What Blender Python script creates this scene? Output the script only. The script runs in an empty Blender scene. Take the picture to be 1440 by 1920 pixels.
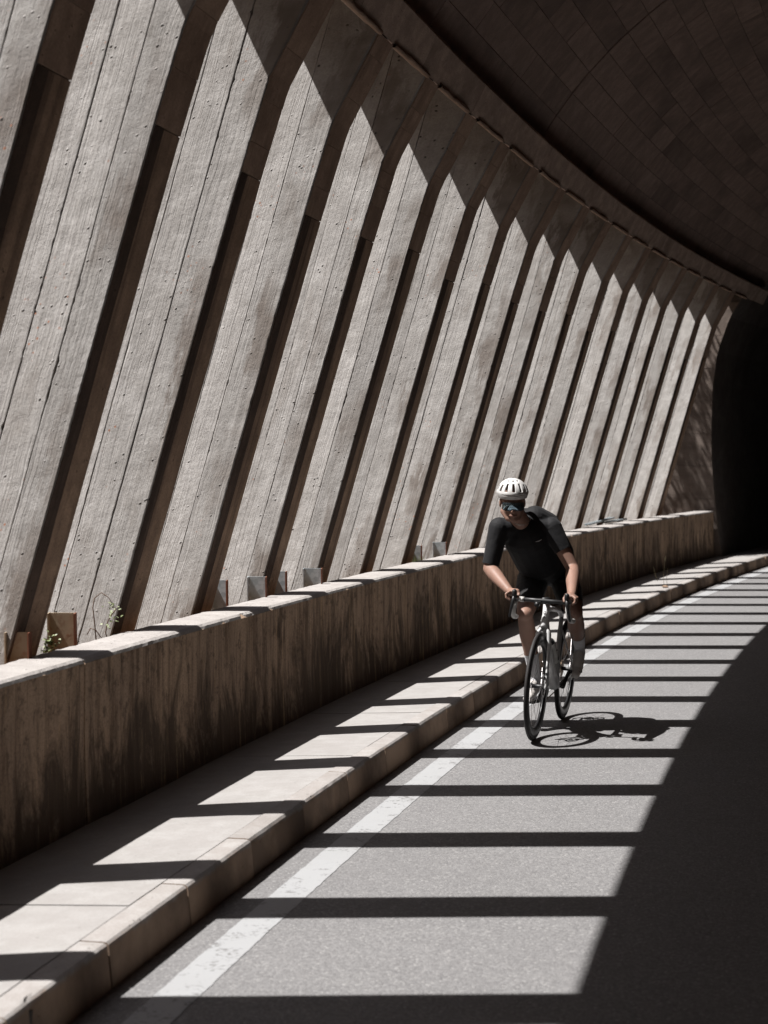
import bpy, bmesh, math, random
import numpy as np
from mathutils import Vector, Matrix, noise

C = bpy.context.scene
COL = C.collection
R = math.radians

# ------------------------------------------------------------------ camera
EYE = 1.777
cd = bpy.data.cameras.new("camera")
cam = bpy.data.objects.new("camera", cd)
COL.objects.link(cam)
cam.location = (0, 0, EYE)
cam.rotation_euler = (R(90), 0, 0)
cd.sensor_fit = 'HORIZONTAL'
cd.sensor_width = 24.0
cd.lens = 24.0 * 3500 / 1440
cd.shift_y = -108 / 1440
cd.clip_start = 0.1
cd.clip_end = 3000
cd.dof.use_dof = True
cd.dof.focus_distance = 11.9
cd.dof.aperture_fstop = 3.6
C.camera = cam

# ------------------------------------------------------------------ light
SX, SY = 0.54, 0.086            # ground travel of a sun ray per metre of drop
SUN_EL = math.atan2(1, math.hypot(SX, SY))
w = bpy.data.worlds.new("World")
C.world = w
w.use_nodes = True
nt = w.node_tree
nt.nodes.clear()
sky = nt.nodes.new("ShaderNodeTexSky")
sky.sky_type = 'NISHITA'
sky.sun_disc = False
sky.sun_elevation = SUN_EL
sky.sun_rotation = math.atan2(-SX, -SY)
sky.air_density = 1.0
sky.dust_density = 2.0
bg = nt.nodes.new("ShaderNodeBackground")
bg.inputs[1].default_value = 0.05
wo = nt.nodes.new("ShaderNodeOutputWorld")
nt.links.new(sky.outputs[0], bg.inputs[0])
nt.links.new(bg.outputs[0], wo.inputs[0])
sl = bpy.data.lights.new("sun", 'SUN')
sl.energy = 4.8
sl.angle = R(0.53)
sl.color = (1.0, 0.972, 0.945)
sun = bpy.data.objects.new("sun", sl)
COL.objects.link(sun)
sun.rotation_euler = Vector((SX, SY, -1)).to_track_quat('-Z', 'Y').to_euler()
C.view_settings.view_transform = 'Standard'
C.view_settings.look = 'None'
C.view_settings.gamma = 1.0
C.view_settings.exposure = 1.04
C.view_settings.use_curve_mapping = False
try:
    C.cycles.max_bounces = 8
    C.cycles.diffuse_bounces = 5
    C.cycles.use_denoising = True
except Exception:
    pass

# ------------------------------------------------------------------ alignment of the gallery
K = 1.0577
H0, K0, K1, X0 = 0.16889, 0.00604, 0.0000802, -1.96358
DS = 0.05
gs = np.arange(-60, 80, DS)
gh = H0 + K0 * gs + K1 * np.clip(gs, -10, 45) * np.abs(gs) / 2
gx = np.r_[0, np.cumsum(np.sin((gh[1:] + gh[:-1]) / 2) * DS)]
gy = np.r_[0, np.cumsum(np.cos((gh[1:] + gh[:-1]) / 2) * DS)]
i0 = int(round(60 / DS))
gx += X0 - gx[i0]
gy -= gy[i0]
def FR(s):
    return float(np.interp(s, gs, gx)), float(np.interp(s, gs, gy)), float(np.interp(s, gs, gh))
def PT(s, o, z):
    x, y, h = FR(s)
    return ((x - o * math.cos(h)) * K, (y + o * math.sin(h)) * K, z * K)
KH, PZ, RO, WALL = 0.1175, 0.8196, 0.0543, 0.8247
FS0, FP, FT = 7.806, 1.188, 0.315
PARW = 0.245
KHK = 0.148
def kz(o): return KHK - (o - .11) * (KHK - KH) / (WALL - .11)
S_END = 29.4

# ------------------------------------------------------------------ helpers
def link(o, parent=None):
    COL.objects.link(o)
    if parent is not None:
        o.parent = parent
    return o
def tag(o, label=None, cat=None, group=None, kind=None):
    if label: o['label'] = label
    if cat: o['category'] = cat
    if group: o['group'] = group
    if kind: o['kind'] = kind
    return o
def empty(name, loc=(0, 0, 0), rz=0.0):
    o = bpy.data.objects.new(name, None)
    o.empty_display_size = 0.1
    COL.objects.link(o)
    o.location = loc
    o.rotation_euler = (0, 0, rz)
    return o
class MB:
    def __init__(s):
        s.v = []; s.f = []; s.uv = []; s.m = []
    def quad(s, idx, uvs, mi=0):
        s.f.append(tuple(idx)); s.uv.append(tuple(uvs)); s.m.append(mi)
    def grid(s, us, vs, fn, mi=0, uvfn=None, flip=False, close=False):
        b = len(s.v); nu, nv = len(us), len(vs)
        for v in vs:
            for u in us:
                s.v.append(tuple(fn(u, v)))
        uvfn = uvfn or (lambda u, v: (u, v))
        for j in range(nv - 1):
            for i in range(nu - 1):
                a = b + j * nu + i
                q = [a, a + 1, a + 1 + nu, a + nu]
                t = [uvfn(us[i], vs[j]), uvfn(us[i + 1], vs[j]), uvfn(us[i + 1], vs[j + 1]), uvfn(us[i], vs[j + 1])]
                if flip: q.reverse(); t.reverse()
                s.quad(q, t, mi)
    def box(s, x0, x1, y0, y1, z0, z1, fn=lambda x, y, z: (x, y, z), mi=0):
        b = len(s.v)
        for z in (z0, z1):
            for (x, y) in ((x0, y0), (x1, y0), (x1, y1), (x0, y1)):
                s.v.append(tuple(fn(x, y, z)))
        for q in ((0, 3, 2, 1), (4, 5, 6, 7), (0, 1, 5, 4), (1, 2, 6, 5), (2, 3, 7, 6), (3, 0, 4, 7)):
            uv = [((0, 0), (1, 0), (1, 1), (0, 1))[k] for k in range(4)]
            s.quad([b + k for k in q], uv, mi)
    def tube(s, pts, rad, n=12, mi=0, caps=True, up=None, sq=1.0):
        """rad: one radius, or per point (a,b) half widths"""
        pts = [Vector(p) for p in pts]
        N = len(pts)
        if not isinstance(rad, (list,)): rad = [rad] * N
        rad = [(r, r) if not isinstance(r, tuple) else r for r in rad]
        b = len(s.v)
        t0 = (pts[1] - pts[0]).normalized()
        u = Vector(up) if up else (Vector((0, 0, 1)) if abs(t0.z) < .9 else Vector((1, 0, 0)))
        L = 0
        Ls = []
        for i, p in enumerate(pts):
            if i: L += (p - pts[i - 1]).length
            Ls.append(L)
            t = (pts[min(i + 1, N - 1)] - pts[max(i - 1, 0)]).normalized()
            a = (u - t * u.dot(t)).normalized()
            u = a
            c = t.cross(a)
            for k in range(n):
                th = 2 * math.pi * k / n
                ca, sa = math.cos(th), math.sin(th)
                if sq != 1.0:
                    ca = math.copysign(abs(ca) ** sq, ca); sa = math.copysign(abs(sa) ** sq, sa)
                s.v.append(tuple(p + a * (ca * rad[i][0]) + c * (sa * rad[i][1])))
        for i in range(N - 1):
            for k in range(n):
                k2 = (k + 1) % n
                s.quad([b + i * n + k, b + i * n + k2, b + (i + 1) * n + k2, b + (i + 1) * n + k],
                       [(k / n, Ls[i]), ((k + 1) / n, Ls[i]), ((k + 1) / n, Ls[i + 1]), (k / n, Ls[i + 1])], mi)
        if caps:
            s.quad([b + k for k in range(n)][::-1], [(0, 0)] * n, mi)
            s.quad([b + (N - 1) * n + k for k in range(n)], [(0, 0)] * n, mi)
    def lathe(s, prof, axis_fn, n=48, mi=0, close=True):
        """prof [(r, t)] closed loop revolved; axis_fn(r, ang, t)->xyz"""
        b = len(s.v); m = len(prof)
        for k in range(n):
            for (r, t) in prof:
                s.v.append(tuple(axis_fn(r, 2 * math.pi * k / n, t)))
        for k in range(n):
            k2 = (k + 1) % n
            for i in range(m if close else m - 1):
                i2 = (i + 1) % m
                s.quad([b + k * m + i, b + k * m + i2, b + k2 * m + i2, b + k2 * m + i],
                       [(k / n, i / m), (k / n, i2 / m), ((k + 1) / n, i2 / m), ((k + 1) / n, i / m)], mi)
    def mesh(s, name, mats, smooth=False):
        me = bpy.data.meshes.new(name)
        me.from_pydata(s.v, [], s.f)
        if not isinstance(mats, (list, tuple)): mats = [mats]
        for m in mats: me.materials.append(m)
        uvl = me.uv_layers.new(name="UVMap")
        flat = [c for f in s.uv for p in f for c in p]
        uvl.data.foreach_set("uv", flat)
        me.polygons.foreach_set("material_index", s.m)
        if smooth: me.polygons.foreach_set("use_smooth", [True] * len(s.f))
        me.update()
        return me
    def build(s, name, mats, parent=None, smooth=False, fix=False):
        me = s.mesh(name, mats, smooth)
        if fix:
            bm = bmesh.new(); bm.from_mesh(me)
            bmesh.ops.recalc_face_normals(bm, faces=bm.faces)
            bm.to_mesh(me); bm.free()
        return link(bpy.data.objects.new(name, me), parent)

# ------------------------------------------------------------------ materials
class NT:
    def __init__(s, name):
        s.m = bpy.data.materials.new(name); s.m.use_nodes = True
        s.t = s.m.node_tree; s.t.nodes.clear()
        s.out = s.n("ShaderNodeOutputMaterial")
        s.b = s.n("ShaderNodeBsdfPrincipled")
        s.l(s.b.outputs[0], s.out.inputs[0])
    def n(s, t, **k):
        x = s.t.nodes.new(t)
        for a, v in k.items(): setattr(x, a, v)
        return x
    def l(s, a, b): s.t.links.new(a, b)
    def set(s, sock, v):
        if hasattr(v, 'is_linked') or hasattr(v, 'links'): s.l(v, sock)
        else: sock.default_value = v
    def coord(s, kind='UV', scale=(1, 1, 1), rand=0.0):
        tc = s.n("ShaderNodeTexCoord")
        mp = s.n("ShaderNodeMapping")
        src = tc.outputs[kind]
        if rand:
            oi = s.n("ShaderNodeObjectInfo")
            vm = s.n("ShaderNodeVectorMath", operation='ADD')
            sc = s.n("ShaderNodeMath", operation='MULTIPLY'); s.l(oi.outputs['Random'], sc.inputs[0]); sc.inputs[1].default_value = rand
            cx = s.n("ShaderNodeCombineXYZ"); s.l(sc.outputs[0], cx.inputs[0]); s.l(sc.outputs[0], cx.inputs[1]); s.l(sc.outputs[0], cx.inputs[2])
            s.l(src, vm.inputs[0]); s.l(cx.outputs[0], vm.inputs[1]); src = vm.outputs[0]
        s.l(src, mp.inputs[0]); mp.inputs['Scale'].default_value = scale
        return mp.outputs[0]
    def noise(s, co, scale=5, detail=4, rough=.55, dist=0):
        x = s.n("ShaderNodeTexNoise"); s.l(co, x.inputs['Vector'])
        x.inputs['Scale'].default_value = scale; x.inputs['Detail'].default_value = detail
        x.inputs['Roughness'].default_value = rough; x.inputs['Distortion'].default_value = dist
        return x.outputs['Fac']
    def vor(s, co, scale=5, feature='F1', rnd=1):
        x = s.n("ShaderNodeTexVoronoi", feature=feature); s.l(co, x.inputs['Vector'])
        x.inputs['Scale'].default_value = scale; x.inputs['Randomness'].default_value = rnd
        return x.outputs['Distance']
    def ramp(s, f, stops):
        x = s.n("ShaderNodeValToRGB"); s.l(f, x.inputs[0])
        e = x.color_ramp.elements
        while len(e) < len(stops): e.new(.5)
        for i, (p, c) in enumerate(stops):
            e[i].position = p
            e[i].color = (c, c, c, 1) if not isinstance(c, tuple) else (*c, 1)
        return x.outputs[0]
    def mix(s, f, a, b, mode='MIX'):
        x = s.n("ShaderNodeMix", data_type='RGBA', blend_type=mode)
        for sock, v in ((x.inputs[0], f), (x.inputs[6], a), (x.inputs[7], b)):
            if isinstance(v, tuple): sock.default_value = (*v, 1)
            elif isinstance(v, (int, float)): sock.default_value = v
            else: s.l(v, sock)
        return x.outputs[2]
    def math(s, op, a, b=0.5):
        x = s.n("ShaderNodeMath", operation=op)
        for i, v in ((0, a), (1, b)):
            if isinstance(v, (int, float)): x.inputs[i].default_value = v
            else: s.l(v, x.inputs[i])
        return x.outputs[0]
    def bump(s, h, strength=.5, dist=.01, nrm=None):
        x = s.n("ShaderNodeBump"); x.inputs['Strength'].default_value = strength; x.inputs['Distance'].default_value = dist
        s.l(h, x.inputs['Height'])
        if nrm is not None: s.l(nrm, x.inputs['Normal'])
        return x.outputs[0]
    def fin(s, col, rough=.8, nrm=None, metal=0, spec=.3):
        if isinstance(col, tuple): s.b.inputs['Base Color'].default_value = (*col, 1)
        else: s.l(col, s.b.inputs['Base Color'])
        if isinstance(rough, (int, float)): s.b.inputs['Roughness'].default_value = rough
        else: s.l(rough, s.b.inputs['Roughness'])
        s.b.inputs['Metallic'].default_value = metal
        s.b.inputs['Specular IOR Level'].default_value = spec
        if nrm is not None: s.l(nrm, s.b.inputs['Normal'])
        return s.m
def plain(name, col, rough=.5, metal=0, spec=.4, bump=0, bscale=80):
    t = NT(name)
    nrm = None
    co = t.coord('Object')
    f = t.noise(co, 14, 4)
    c = t.mix(t.ramp(f, [(.35, 0.0), (.7, 1.0)]), tuple(x * .82 for x in col), tuple(min(1, x * 1.1) for x in col))
    if bump: nrm = t.bump(t.noise(co, bscale, 3), bump, .002)
    return t.fin(c, rough, nrm, metal, spec)

def concrete(name, base, dark, warm, grain=1.0, lichen=0.0, streak=.4, bump=.8, rand=37.0, pits=.5, gscale=(60, 1.1, 1), spots=0.0, streakdark=None, gcol=.55, arris=0.0, vary=0.0, face_dirt_shade=0.0):
    """UV in metres: u across, v along the boards"""
    t = NT(name)
    co = t.coord('UV', (1, 1, 1), rand)
    big = t.noise(co, 1.6, 5, .6)
    mid = t.noise(co, 7, 5, .65)
    mp = t.n("ShaderNodeMapping"); t.l(co, mp.inputs[0]); mp.inputs['Scale'].default_value = gscale
    wob = t.noise(co, 2.2, 3)
    add = t.n("ShaderNodeVectorMath", operation='MULTIPLY_ADD')
    cx = t.n("ShaderNodeCombineXYZ"); t.l(wob, cx.inputs[0])
    t.l(cx.outputs[0], add.inputs[0]); add.inputs[1].default_value = (3.0, 0, 0); t.l(mp.outputs[0], add.inputs[2])
    g = t.noise(add.outputs[0], 1.0, 6, .72, .4)
    mp2 = t.n("ShaderNodeMapping"); t.l(co, mp2.inputs[0]); mp2.inputs['Scale'].default_value = (gscale[0] * .28, gscale[1] * .35, 1)
    g2 = t.noise(mp2.outputs[0], 1.0, 5, .6, .3)
    fine = t.noise(co, 90, 4, .7)
    c = t.mix(t.ramp(big, [(.3, 0.0), (.7, 1.0)]), base, warm)
    c = t.mix(t.math('MULTIPLY', t.ramp(mid, [(.42, 1.0), (.62, 0.0)]), .35), c, dark)
    sd = streakdark or dark
    c = t.mix(t.math('MULTIPLY', t.ramp(g2, [(.50, 0.0), (.68, 1.0)]), streak), c, sd)
    c = t.mix(t.math('MULTIPLY', t.ramp(g, [(.36, 1.0), (.5, 0.0)]), gcol * grain), c, tuple(x * .62 for x in base))
    if arris:
        mq = t.n('ShaderNodeMapping'); t.l(co, mq.inputs[0]); mq.inputs['Scale'].default_value = (7, 1.6, 1); mp3 = mq.outputs[0]
        sx_ = t.n('ShaderNodeSeparateXYZ'); t.l(t.coord('UV', (1, 1, 1), 0), sx_.inputs[0])
        am = t.math('ADD', sx_.outputs[0], t.math('MULTIPLY', t.math('SUBTRACT', t.noise(mp3, 1, 5, .7), .42), -.62))
        am = t.math('MULTIPLY', t.ramp(am, [(-.0, 1.0), (.05, 0.0)]), t.ramp(t.noise(co, 1.7, 3), [(.42, 0.0), (.6, 1.0)]))
        c = t.mix(t.math('MULTIPLY', am, arris), c, (.13, .10, .08))
    c = t.mix(t.math('MULTIPLY', t.ramp(fine, [(.40, 1.0), (.55, 0.0)]), .3), c, dark)
    h = t.math('ADD', t.math('MULTIPLY', g, .75 * grain), t.math('MULTIPLY', fine, .12))
    h = t.math('ADD', h, t.math('MULTIPLY', mid, 1.0))
    if pits:
        v = t.vor(co, 21)
        pm = t.math('MULTIPLY', t.ramp(v, [(.06, 1.0), (.16, 0.0)]), t.ramp(t.noise(co, 9, 2), [(.50, 0.0), (.57, 1.0)]))
        c = t.mix(t.math('MULTIPLY', pm, pits), c, tuple(x * .25 for x in dark))
        h = t.math('SUBTRACT', h, t.math('MULTIPLY', pm, 1.2))
    if lichen:
        v = t.vor(co, 26)
        lm = t.math('MULTIPLY', t.ramp(v, [(.10, 1.0), (.2, 0.0)]), t.ramp(t.noise(co, 2.1, 3), [(.58, 0.0), (.66, 1.0)]))
        c = t.mix(t.math('MULTIPLY', lm, lichen), c, (.34, .14, .075))
    if arris:
        dm = t.noise(mp3, .6, 6, .75, .6)
        c = t.mix(t.math('MULTIPLY', t.ramp(dm, [(.56, 0.0), (.70, 1.0)]), .45), c, (.20, .175, .155))
        c = t.mix(t.math('MULTIPLY', t.ramp(dm, [(.30, 1.0), (.42, 0.0)]), .35), c, (.56, .545, .53))
    if vary:
        oi_ = t.n('ShaderNodeObjectInfo')
        k_ = t.math('ADD', t.math('MULTIPLY', oi_.outputs['Random'], vary), 1 - vary * .5)
        cm_ = t.n('ShaderNodeCombineXYZ'); [t.l(k_, cm_.inputs[q]) for q in range(3)]
        c = t.mix(1.0, c, cm_.outputs[0], 'MULTIPLY')
    if face_dirt_shade:
        s2 = t.n('ShaderNodeSeparateXYZ'); t.l(t.coord('UV'), s2.inputs[0])
        fd = t.math('ADD', s2.outputs[1], t.math('MULTIPLY', t.math('SUBTRACT', mid, .5), .05))
        c = t.mix(t.ramp(fd, [(face_dirt_shade, .85), (face_dirt_shade + .02, 0.0)]), c, t.mix(t.ramp(big, [(.4, 0.0), (.6, 1.0)]), (.15, .095, .06), (.36, .245, .165)))  # brown dirt on the face, with its warm shade mixed into the colour
    n = t.bump(h, bump, .012)
    return t.fin(c, .88, n, 0, .2)

M = {}
M['board'] = concrete('board_marked_concrete', (.40, .384, .368), (.20, .185, .172), (.46, .444, .430), 1.0, .85, .18, .75, gcol=.26, arris=.7, pits=1.0, vary=.24)
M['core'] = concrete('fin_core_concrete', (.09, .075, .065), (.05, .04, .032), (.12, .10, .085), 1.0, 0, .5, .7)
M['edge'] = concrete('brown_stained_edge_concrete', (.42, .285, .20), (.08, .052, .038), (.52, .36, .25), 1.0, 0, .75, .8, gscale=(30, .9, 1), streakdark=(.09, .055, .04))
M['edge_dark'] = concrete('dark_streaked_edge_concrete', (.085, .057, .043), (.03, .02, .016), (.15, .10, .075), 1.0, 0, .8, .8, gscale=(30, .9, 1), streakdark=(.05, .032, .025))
M['edge_top'] = concrete('light_brown_haunch_concrete', (.42, .29, .215), (.13, .085, .065), (.52, .37, .275), .5, 0, .4, .5, gscale=(18, 1.5, 1))
M['beam'] = concrete('brown_beam_concrete', (.50, .38, .31), (.17, .125, .105), (.60, .46, .38), .4, 0, .5, .5, gscale=(5, 3, 1))
M['vault'] = concrete('brown_vault_concrete', (.28, .205, .175), (.12, .09, .078), (.34, .25, .21), .25, 0, .75, .45, gscale=(3, 1.2, 1), pits=.2, vary=.3)
M['tunnel'] = concrete('dark_tunnel_concrete', (.16, .14, .13), (.04, .034, .03), (.11, .09, .08), .25, 0, .5, .35, gscale=(3, 1.2, 1), pits=.2)  # tunnel lining, mixed darker than the vault
M['vault_gap'] = plain('dark_joint_concrete', (.05, .04, .035), .9)  # evenly dark concrete showing in the joints of vault, kerb and pavement
def parapet_mat():
    t = NT('stained_parapet_concrete')
    co = t.coord('UV')
    def st(sx, sy, off): 
        m = t.n('ShaderNodeMapping'); t.l(co, m.inputs[0]); m.inputs['Scale'].default_value = (sx, sy, 1); m.inputs['Location'].default_value = (off, off, 0); return m.outputs[0]
    a = t.noise(st(11, .9, 3), 1, 7, .74, .5); b = t.noise(st(3.2, 1.3, 9), 1, 6, .72, .8); big = t.noise(co, 1.3, 5, .6); fine = t.noise(co, 70, 4, .7); mid = t.noise(co, 9, 5, .7)
    sv = t.n('ShaderNodeSeparateXYZ'); t.l(co, sv.inputs[0])
    low = t.math('MULTIPLY', t.math('SUBTRACT', .75, sv.outputs[1]), .35)
    c = t.mix(t.ramp(big, [(.35, 0.0), (.65, 1.0)]), (.42, .305, .225), (.56, .40, .28))
    c = t.mix(t.math('MULTIPLY', t.ramp(a, [(.46, 0.0), (.60, 1.0)]), .75), c, (.17, .112, .075))
    c = t.mix(t.math('MULTIPLY', t.ramp(t.math('ADD', b, low), [(.56, 0.0), (.70, 1.0)]), .85), c, (.07, .05, .038))
    c = t.mix(t.math('MULTIPLY', t.ramp(t.math('SUBTRACT', a, t.math('MULTIPLY', b, .4)), [(.10, 1.0), (.22, 0.0)]), .55), c, (.74, .50, .29))
    c = t.mix(t.math('MULTIPLY', t.ramp(mid, [(.36, 1.0), (.46, 0.0)]), .6), c, (.09, .065, .05))
    c = t.mix(t.math('MULTIPLY', t.ramp(fine, [(.38, 1.0), (.5, 0.0)]), .35), c, (.08, .06, .045))
    return t.fin(c, .9, t.bump(t.math('ADD', fine, a), .6, .008), 0, .2)
M['parapet'] = parapet_mat()
M['coping'] = concrete('pale_rough_coping_concrete', (.33, .31, .295), (.21, .19, .18), (.37, .35, .335), .3, .2, .15, .9, gscale=(20, 20, 1), pits=.3)
M['pave'] = concrete('pale_pavement_concrete', (.285, .275, .268), (.21, .195, .185), (.31, .30, .29), .1, 0, .2, .25, gscale=(6, 6, 1), pits=.25)
M['kerb'] = concrete('kerb_stone_concrete', (.30, .288, .278), (.19, .165, .15), (.325, .31, .30), .1, .25, .3, .45, gscale=(7, 7, 1), pits=.5, face_dirt_shade=.185, vary=.12)

def asphalt():
    t = NT('worn_grey_asphalt')
    co = t.coord('Object')
    v = t.n("ShaderNodeTexVoronoi"); t.l(co, v.inputs['Vector']); v.inputs['Scale'].default_value = 110
    big = t.noise(co, .7, 4)
    mid = t.noise(co, 5, 5, .6)
    fine = t.noise(co, 190, 3, .7)
    sep = t.n("ShaderNodeSeparateColor"); t.l(v.outputs['Color'], sep.inputs[0])
    c = t.mix(t.ramp(sep.outputs[0], [(.1, 0.0), (.95, 1.0)]), (.135, .132, .133), (.215, .211, .211))
    c = t.mix(t.math('MULTIPLY', t.ramp(fine, [(.35, 1.0), (.6, 0.0)]), .35), c, (.09, .087, .088))
    c = t.mix(t.math('MULTIPLY', t.ramp(big, [(.35, 1.0), (.65, 0.0)]), .25), c, (.125, .122, .122))
    c = t.mix(t.math('MULTIPLY', t.ramp(mid, [(.5, 0.0), (.75, 1.0)]), .22), c, (.21, .207, .205))
    gl = t.math('GREATER_THAN', sep.outputs[1], .95)
    c = t.mix(t.math('MULTIPLY', gl, .7), c, (.27, .265, .26))
    h = t.math('ADD', t.math('MULTIPLY', v.outputs['Distance'], -1.0), fine)
    return t.fin(c, t.ramp(sep.outputs[2], [(0.0, .6), (1.0, .9)]), t.bump(h, .45, .004), 0, .3)
M['asphalt'] = asphalt()
def paint():
    t = NT('worn_white_road_paint')
    co = t.coord('Object')
    a = t.noise(co, 6, 6, .75); b = t.noise(co, 45, 4, .7)
    mask = t.math('ADD', t.math('MULTIPLY', a, .6), t.math('MULTIPLY', b, .4))
    c = t.mix(t.ramp(mask, [(.40, 0.0), (.46, 1.0)]), (.13, .127, .127), (.285, .289, .294))
    c = t.mix(t.math('MULTIPLY', t.ramp(t.noise(co, 2.5, 5), [(.45, 0.0), (.7, 1.0)]), .3), c, (.245, .242, .24))
    return t.fin(c, .7, t.bump(b, .3, .003), 0, .3)
M['paint'] = paint()
def soil():
    t = NT('dry_brown_soil')
    co = t.coord('Object')
    a = t.noise(co, 1.5, 8, .7); b = t.noise(co, .05, 5, .6)
    c = t.mix(t.ramp(a, [(.35, 0.0), (.65, 1.0)]), (.09, .062, .042), (.17, .12, .085))  # unseen ground, brown picked to warm the light it bounces into the gallery
    c = t.mix(t.ramp(b, [(.45, 0.0), (.6, 1.0)]), c, (.065, .052, .03))
    return t.fin(c, .95, t.bump(a, .8, .05), 0, .1)
M['soil'] = soil()
def rusty():
    t = NT('rusty_painted_steel')
    co = t.coord('Object')
    a = t.noise(co, 18, 6, .7)
    c = t.mix(t.ramp(a, [(.50, 0.0), (.72, 1.0)]), (.34, .265, .185), (.24, .12, .07))
    return t.fin(c, .75, t.bump(a, .4, .003), 0, .3)
M['rust'] = rusty()
def galv():
    t = NT('galvanised_steel')
    co = t.coord('Object')
    v = t.n("ShaderNodeTexVoronoi"); t.l(co, v.inputs['Vector']); v.inputs['Scale'].default_value = 40
    sep = t.n("ShaderNodeSeparateColor"); t.l(v.outputs['Color'], sep.inputs[0])
    c = t.mix(sep.outputs[0], (.33, .37, .39), (.48, .52, .54))
    return t.fin(c, .55, None, .35, .4)
M['galv'] = galv()
M['rust_edge'] = plain('rust_brown_edge', (.17, .06, .03), .8)

# ------------------------------------------------------------------ terrain, road, pavement
ss_road = list(np.arange(-58, 78.1, 1.0))
def sweep(name, prof, s0, s1, ds, mat, parent=None, closed=True, voff=0, smooth=False, caps=True, jit=None):
    mb = MB()
    S_ = list(np.linspace(s0, s1, max(2, int(round((s1 - s0) / ds)) + 1)))
    pr = prof + [prof[0]] if closed else prof
    ac = [0]
    for a, b in zip(pr[:-1], pr[1:]): ac.append(ac[-1] + math.hypot(b[0] - a[0], b[1] - a[1]))
    n = len(pr)
    for s in S_:
        for k, (o, z) in enumerate(pr):
            if jit:
                do, dz = jit(s, k % len(prof)); mb.v.append(PT(s, o + do, z + dz))
            else: mb.v.append(PT(s, o, z))
    for i in range(len(S_) - 1):
        for k in range(n - 1):
            a = i * n + k
            mb.quad([a, a + 1, a + 1 + n, a + n], [(S_[i] * K, ac[k] * K), (S_[i] * K, ac[k + 1] * K), (S_[i + 1] * K, ac[k + 1] * K), (S_[i + 1] * K, ac[k] * K)])
    if closed and caps:
        m = n - 1
        mb.quad(list(range(m)), [(pr[k][0] * K, pr[k][1] * K) for k in range(m)])
        b = (len(S_) - 1) * n
        mb.quad([b + k for k in range(m)][::-1], [(pr[k][0] * K, pr[k][1] * K) for k in range(m)][::-1])
    return mb.build(name, mat, parent, smooth, fix=closed)
# the uv of a swept wall: swap so that v runs up the face
def swapuv(o):
    uv = o.data.uv_layers[0].data
    n = len(uv); a = np.empty(n * 2); uv.foreach_get('uv', a); a = a.reshape(-1, 2)[:, ::-1].copy(); uv.foreach_set('uv', a.ravel())
    return o

# ground sheet: under everything, falls away to the valley outside, climbs on the mountain side
def ground_z(o):
    if o > 30: return -18 - (o - 30) * .2 if o < 55 else min(-23 + (o - 55) * 1.15, 330)  # steep far slope, out of view, added to cut off sky light
    if o > 4.5: return .25 - (o - 4.5) * .715
    if o > 1.05: return .25
    if o > .9: return .1
    if o > -8: return -.06
    if o > -14: return -.06
    return min((-o - 14) * .9, 160) - .06
os_ = [1100, 700, 500, 362, 300, 240, 190, 150, 110, 85, 65, 55, 45, 30, 22, 15, 10, 7, 4.5, 3, 2, 1.2, 1.0, .9, 0, -4, -8, -14, -16, -22, -34, -60, -110, -200]
mb = MB()
def gf(o, s):
    x, y, h = FR(max(-58, min(78, s)))
    ex = s - max(-58, min(78, s))
    x += ex * math.sin(h); y += ex * math.cos(h)
    z = ground_z(o)
    if abs(o) > 6 and o > 0: z += noise.noise(Vector((o * .03, s * .03, 0))) * min(14, (o - 6) * .25)
    if 1.2 <= o < 6: z += noise.noise(Vector((o * 2, s * 2, 0))) * .05
    return ((x - o * math.cos(h)) * K, (y + o * math.sin(h)) * K, z * K)
SS = [-500, -300, -180, -110, -80] + ss_road[::2] + [90, 110, 150, 220, 350, 600]
mb.grid(os_, SS, gf)
g = mb.build('ground', M['soil'], smooth=True); tag(g, kind='structure')

mb = MB(); mb.grid([1.0, .05, -1.5, -3.2, -5, -6.9], ss_road, lambda o, s: PT(s, o, 0 if o < .5 else -.004), uvfn=lambda o, s: (o * K, s * K))
road = mb.build('road', M['asphalt']); tag(road, kind='structure')

# edge line, ragged along both sides
mb = MB(); S_ = list(np.arange(-20, 60, .035))
random.seed(3)
def lo(s):  # line drifts a little away from the kerb with distance
    return -.150 + max(0, min(1, (s - 9) / 12)) * .04
lw = .140
b = 0
for i, s in enumerate(S_):
    j = lambda k: (noise.noise(Vector((s * 9, k, 0))) * .004 + noise.noise(Vector((s * 60, k, 3))) * .004)
    for o in (lo(s) + j(1), lo(s) - lw * .33, lo(s) - lw * .66, lo(s) - lw + j(2)):
        mb.v.append(PT(s, o, .0020))
for i in range(len(S_) - 1):
    for k in range(3):
        a = i * 4 + k
        mb.quad([a, a + 1, a + 5, a + 4], [(0, 0)] * 4)
ln = mb.build('edge_line', M['paint']); tag(ln, kind='structure')
# opposite edge line and dashed centre line lie in the dark half of the road
mb = MB(); mb.grid([-6.1, -6.24], list(np.arange(-20, 60, .5)), lambda o, s: PT(s, o, .0038))
o_ = mb.build('far_edge_line', M['paint']); tag(o_, kind='structure')

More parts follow.
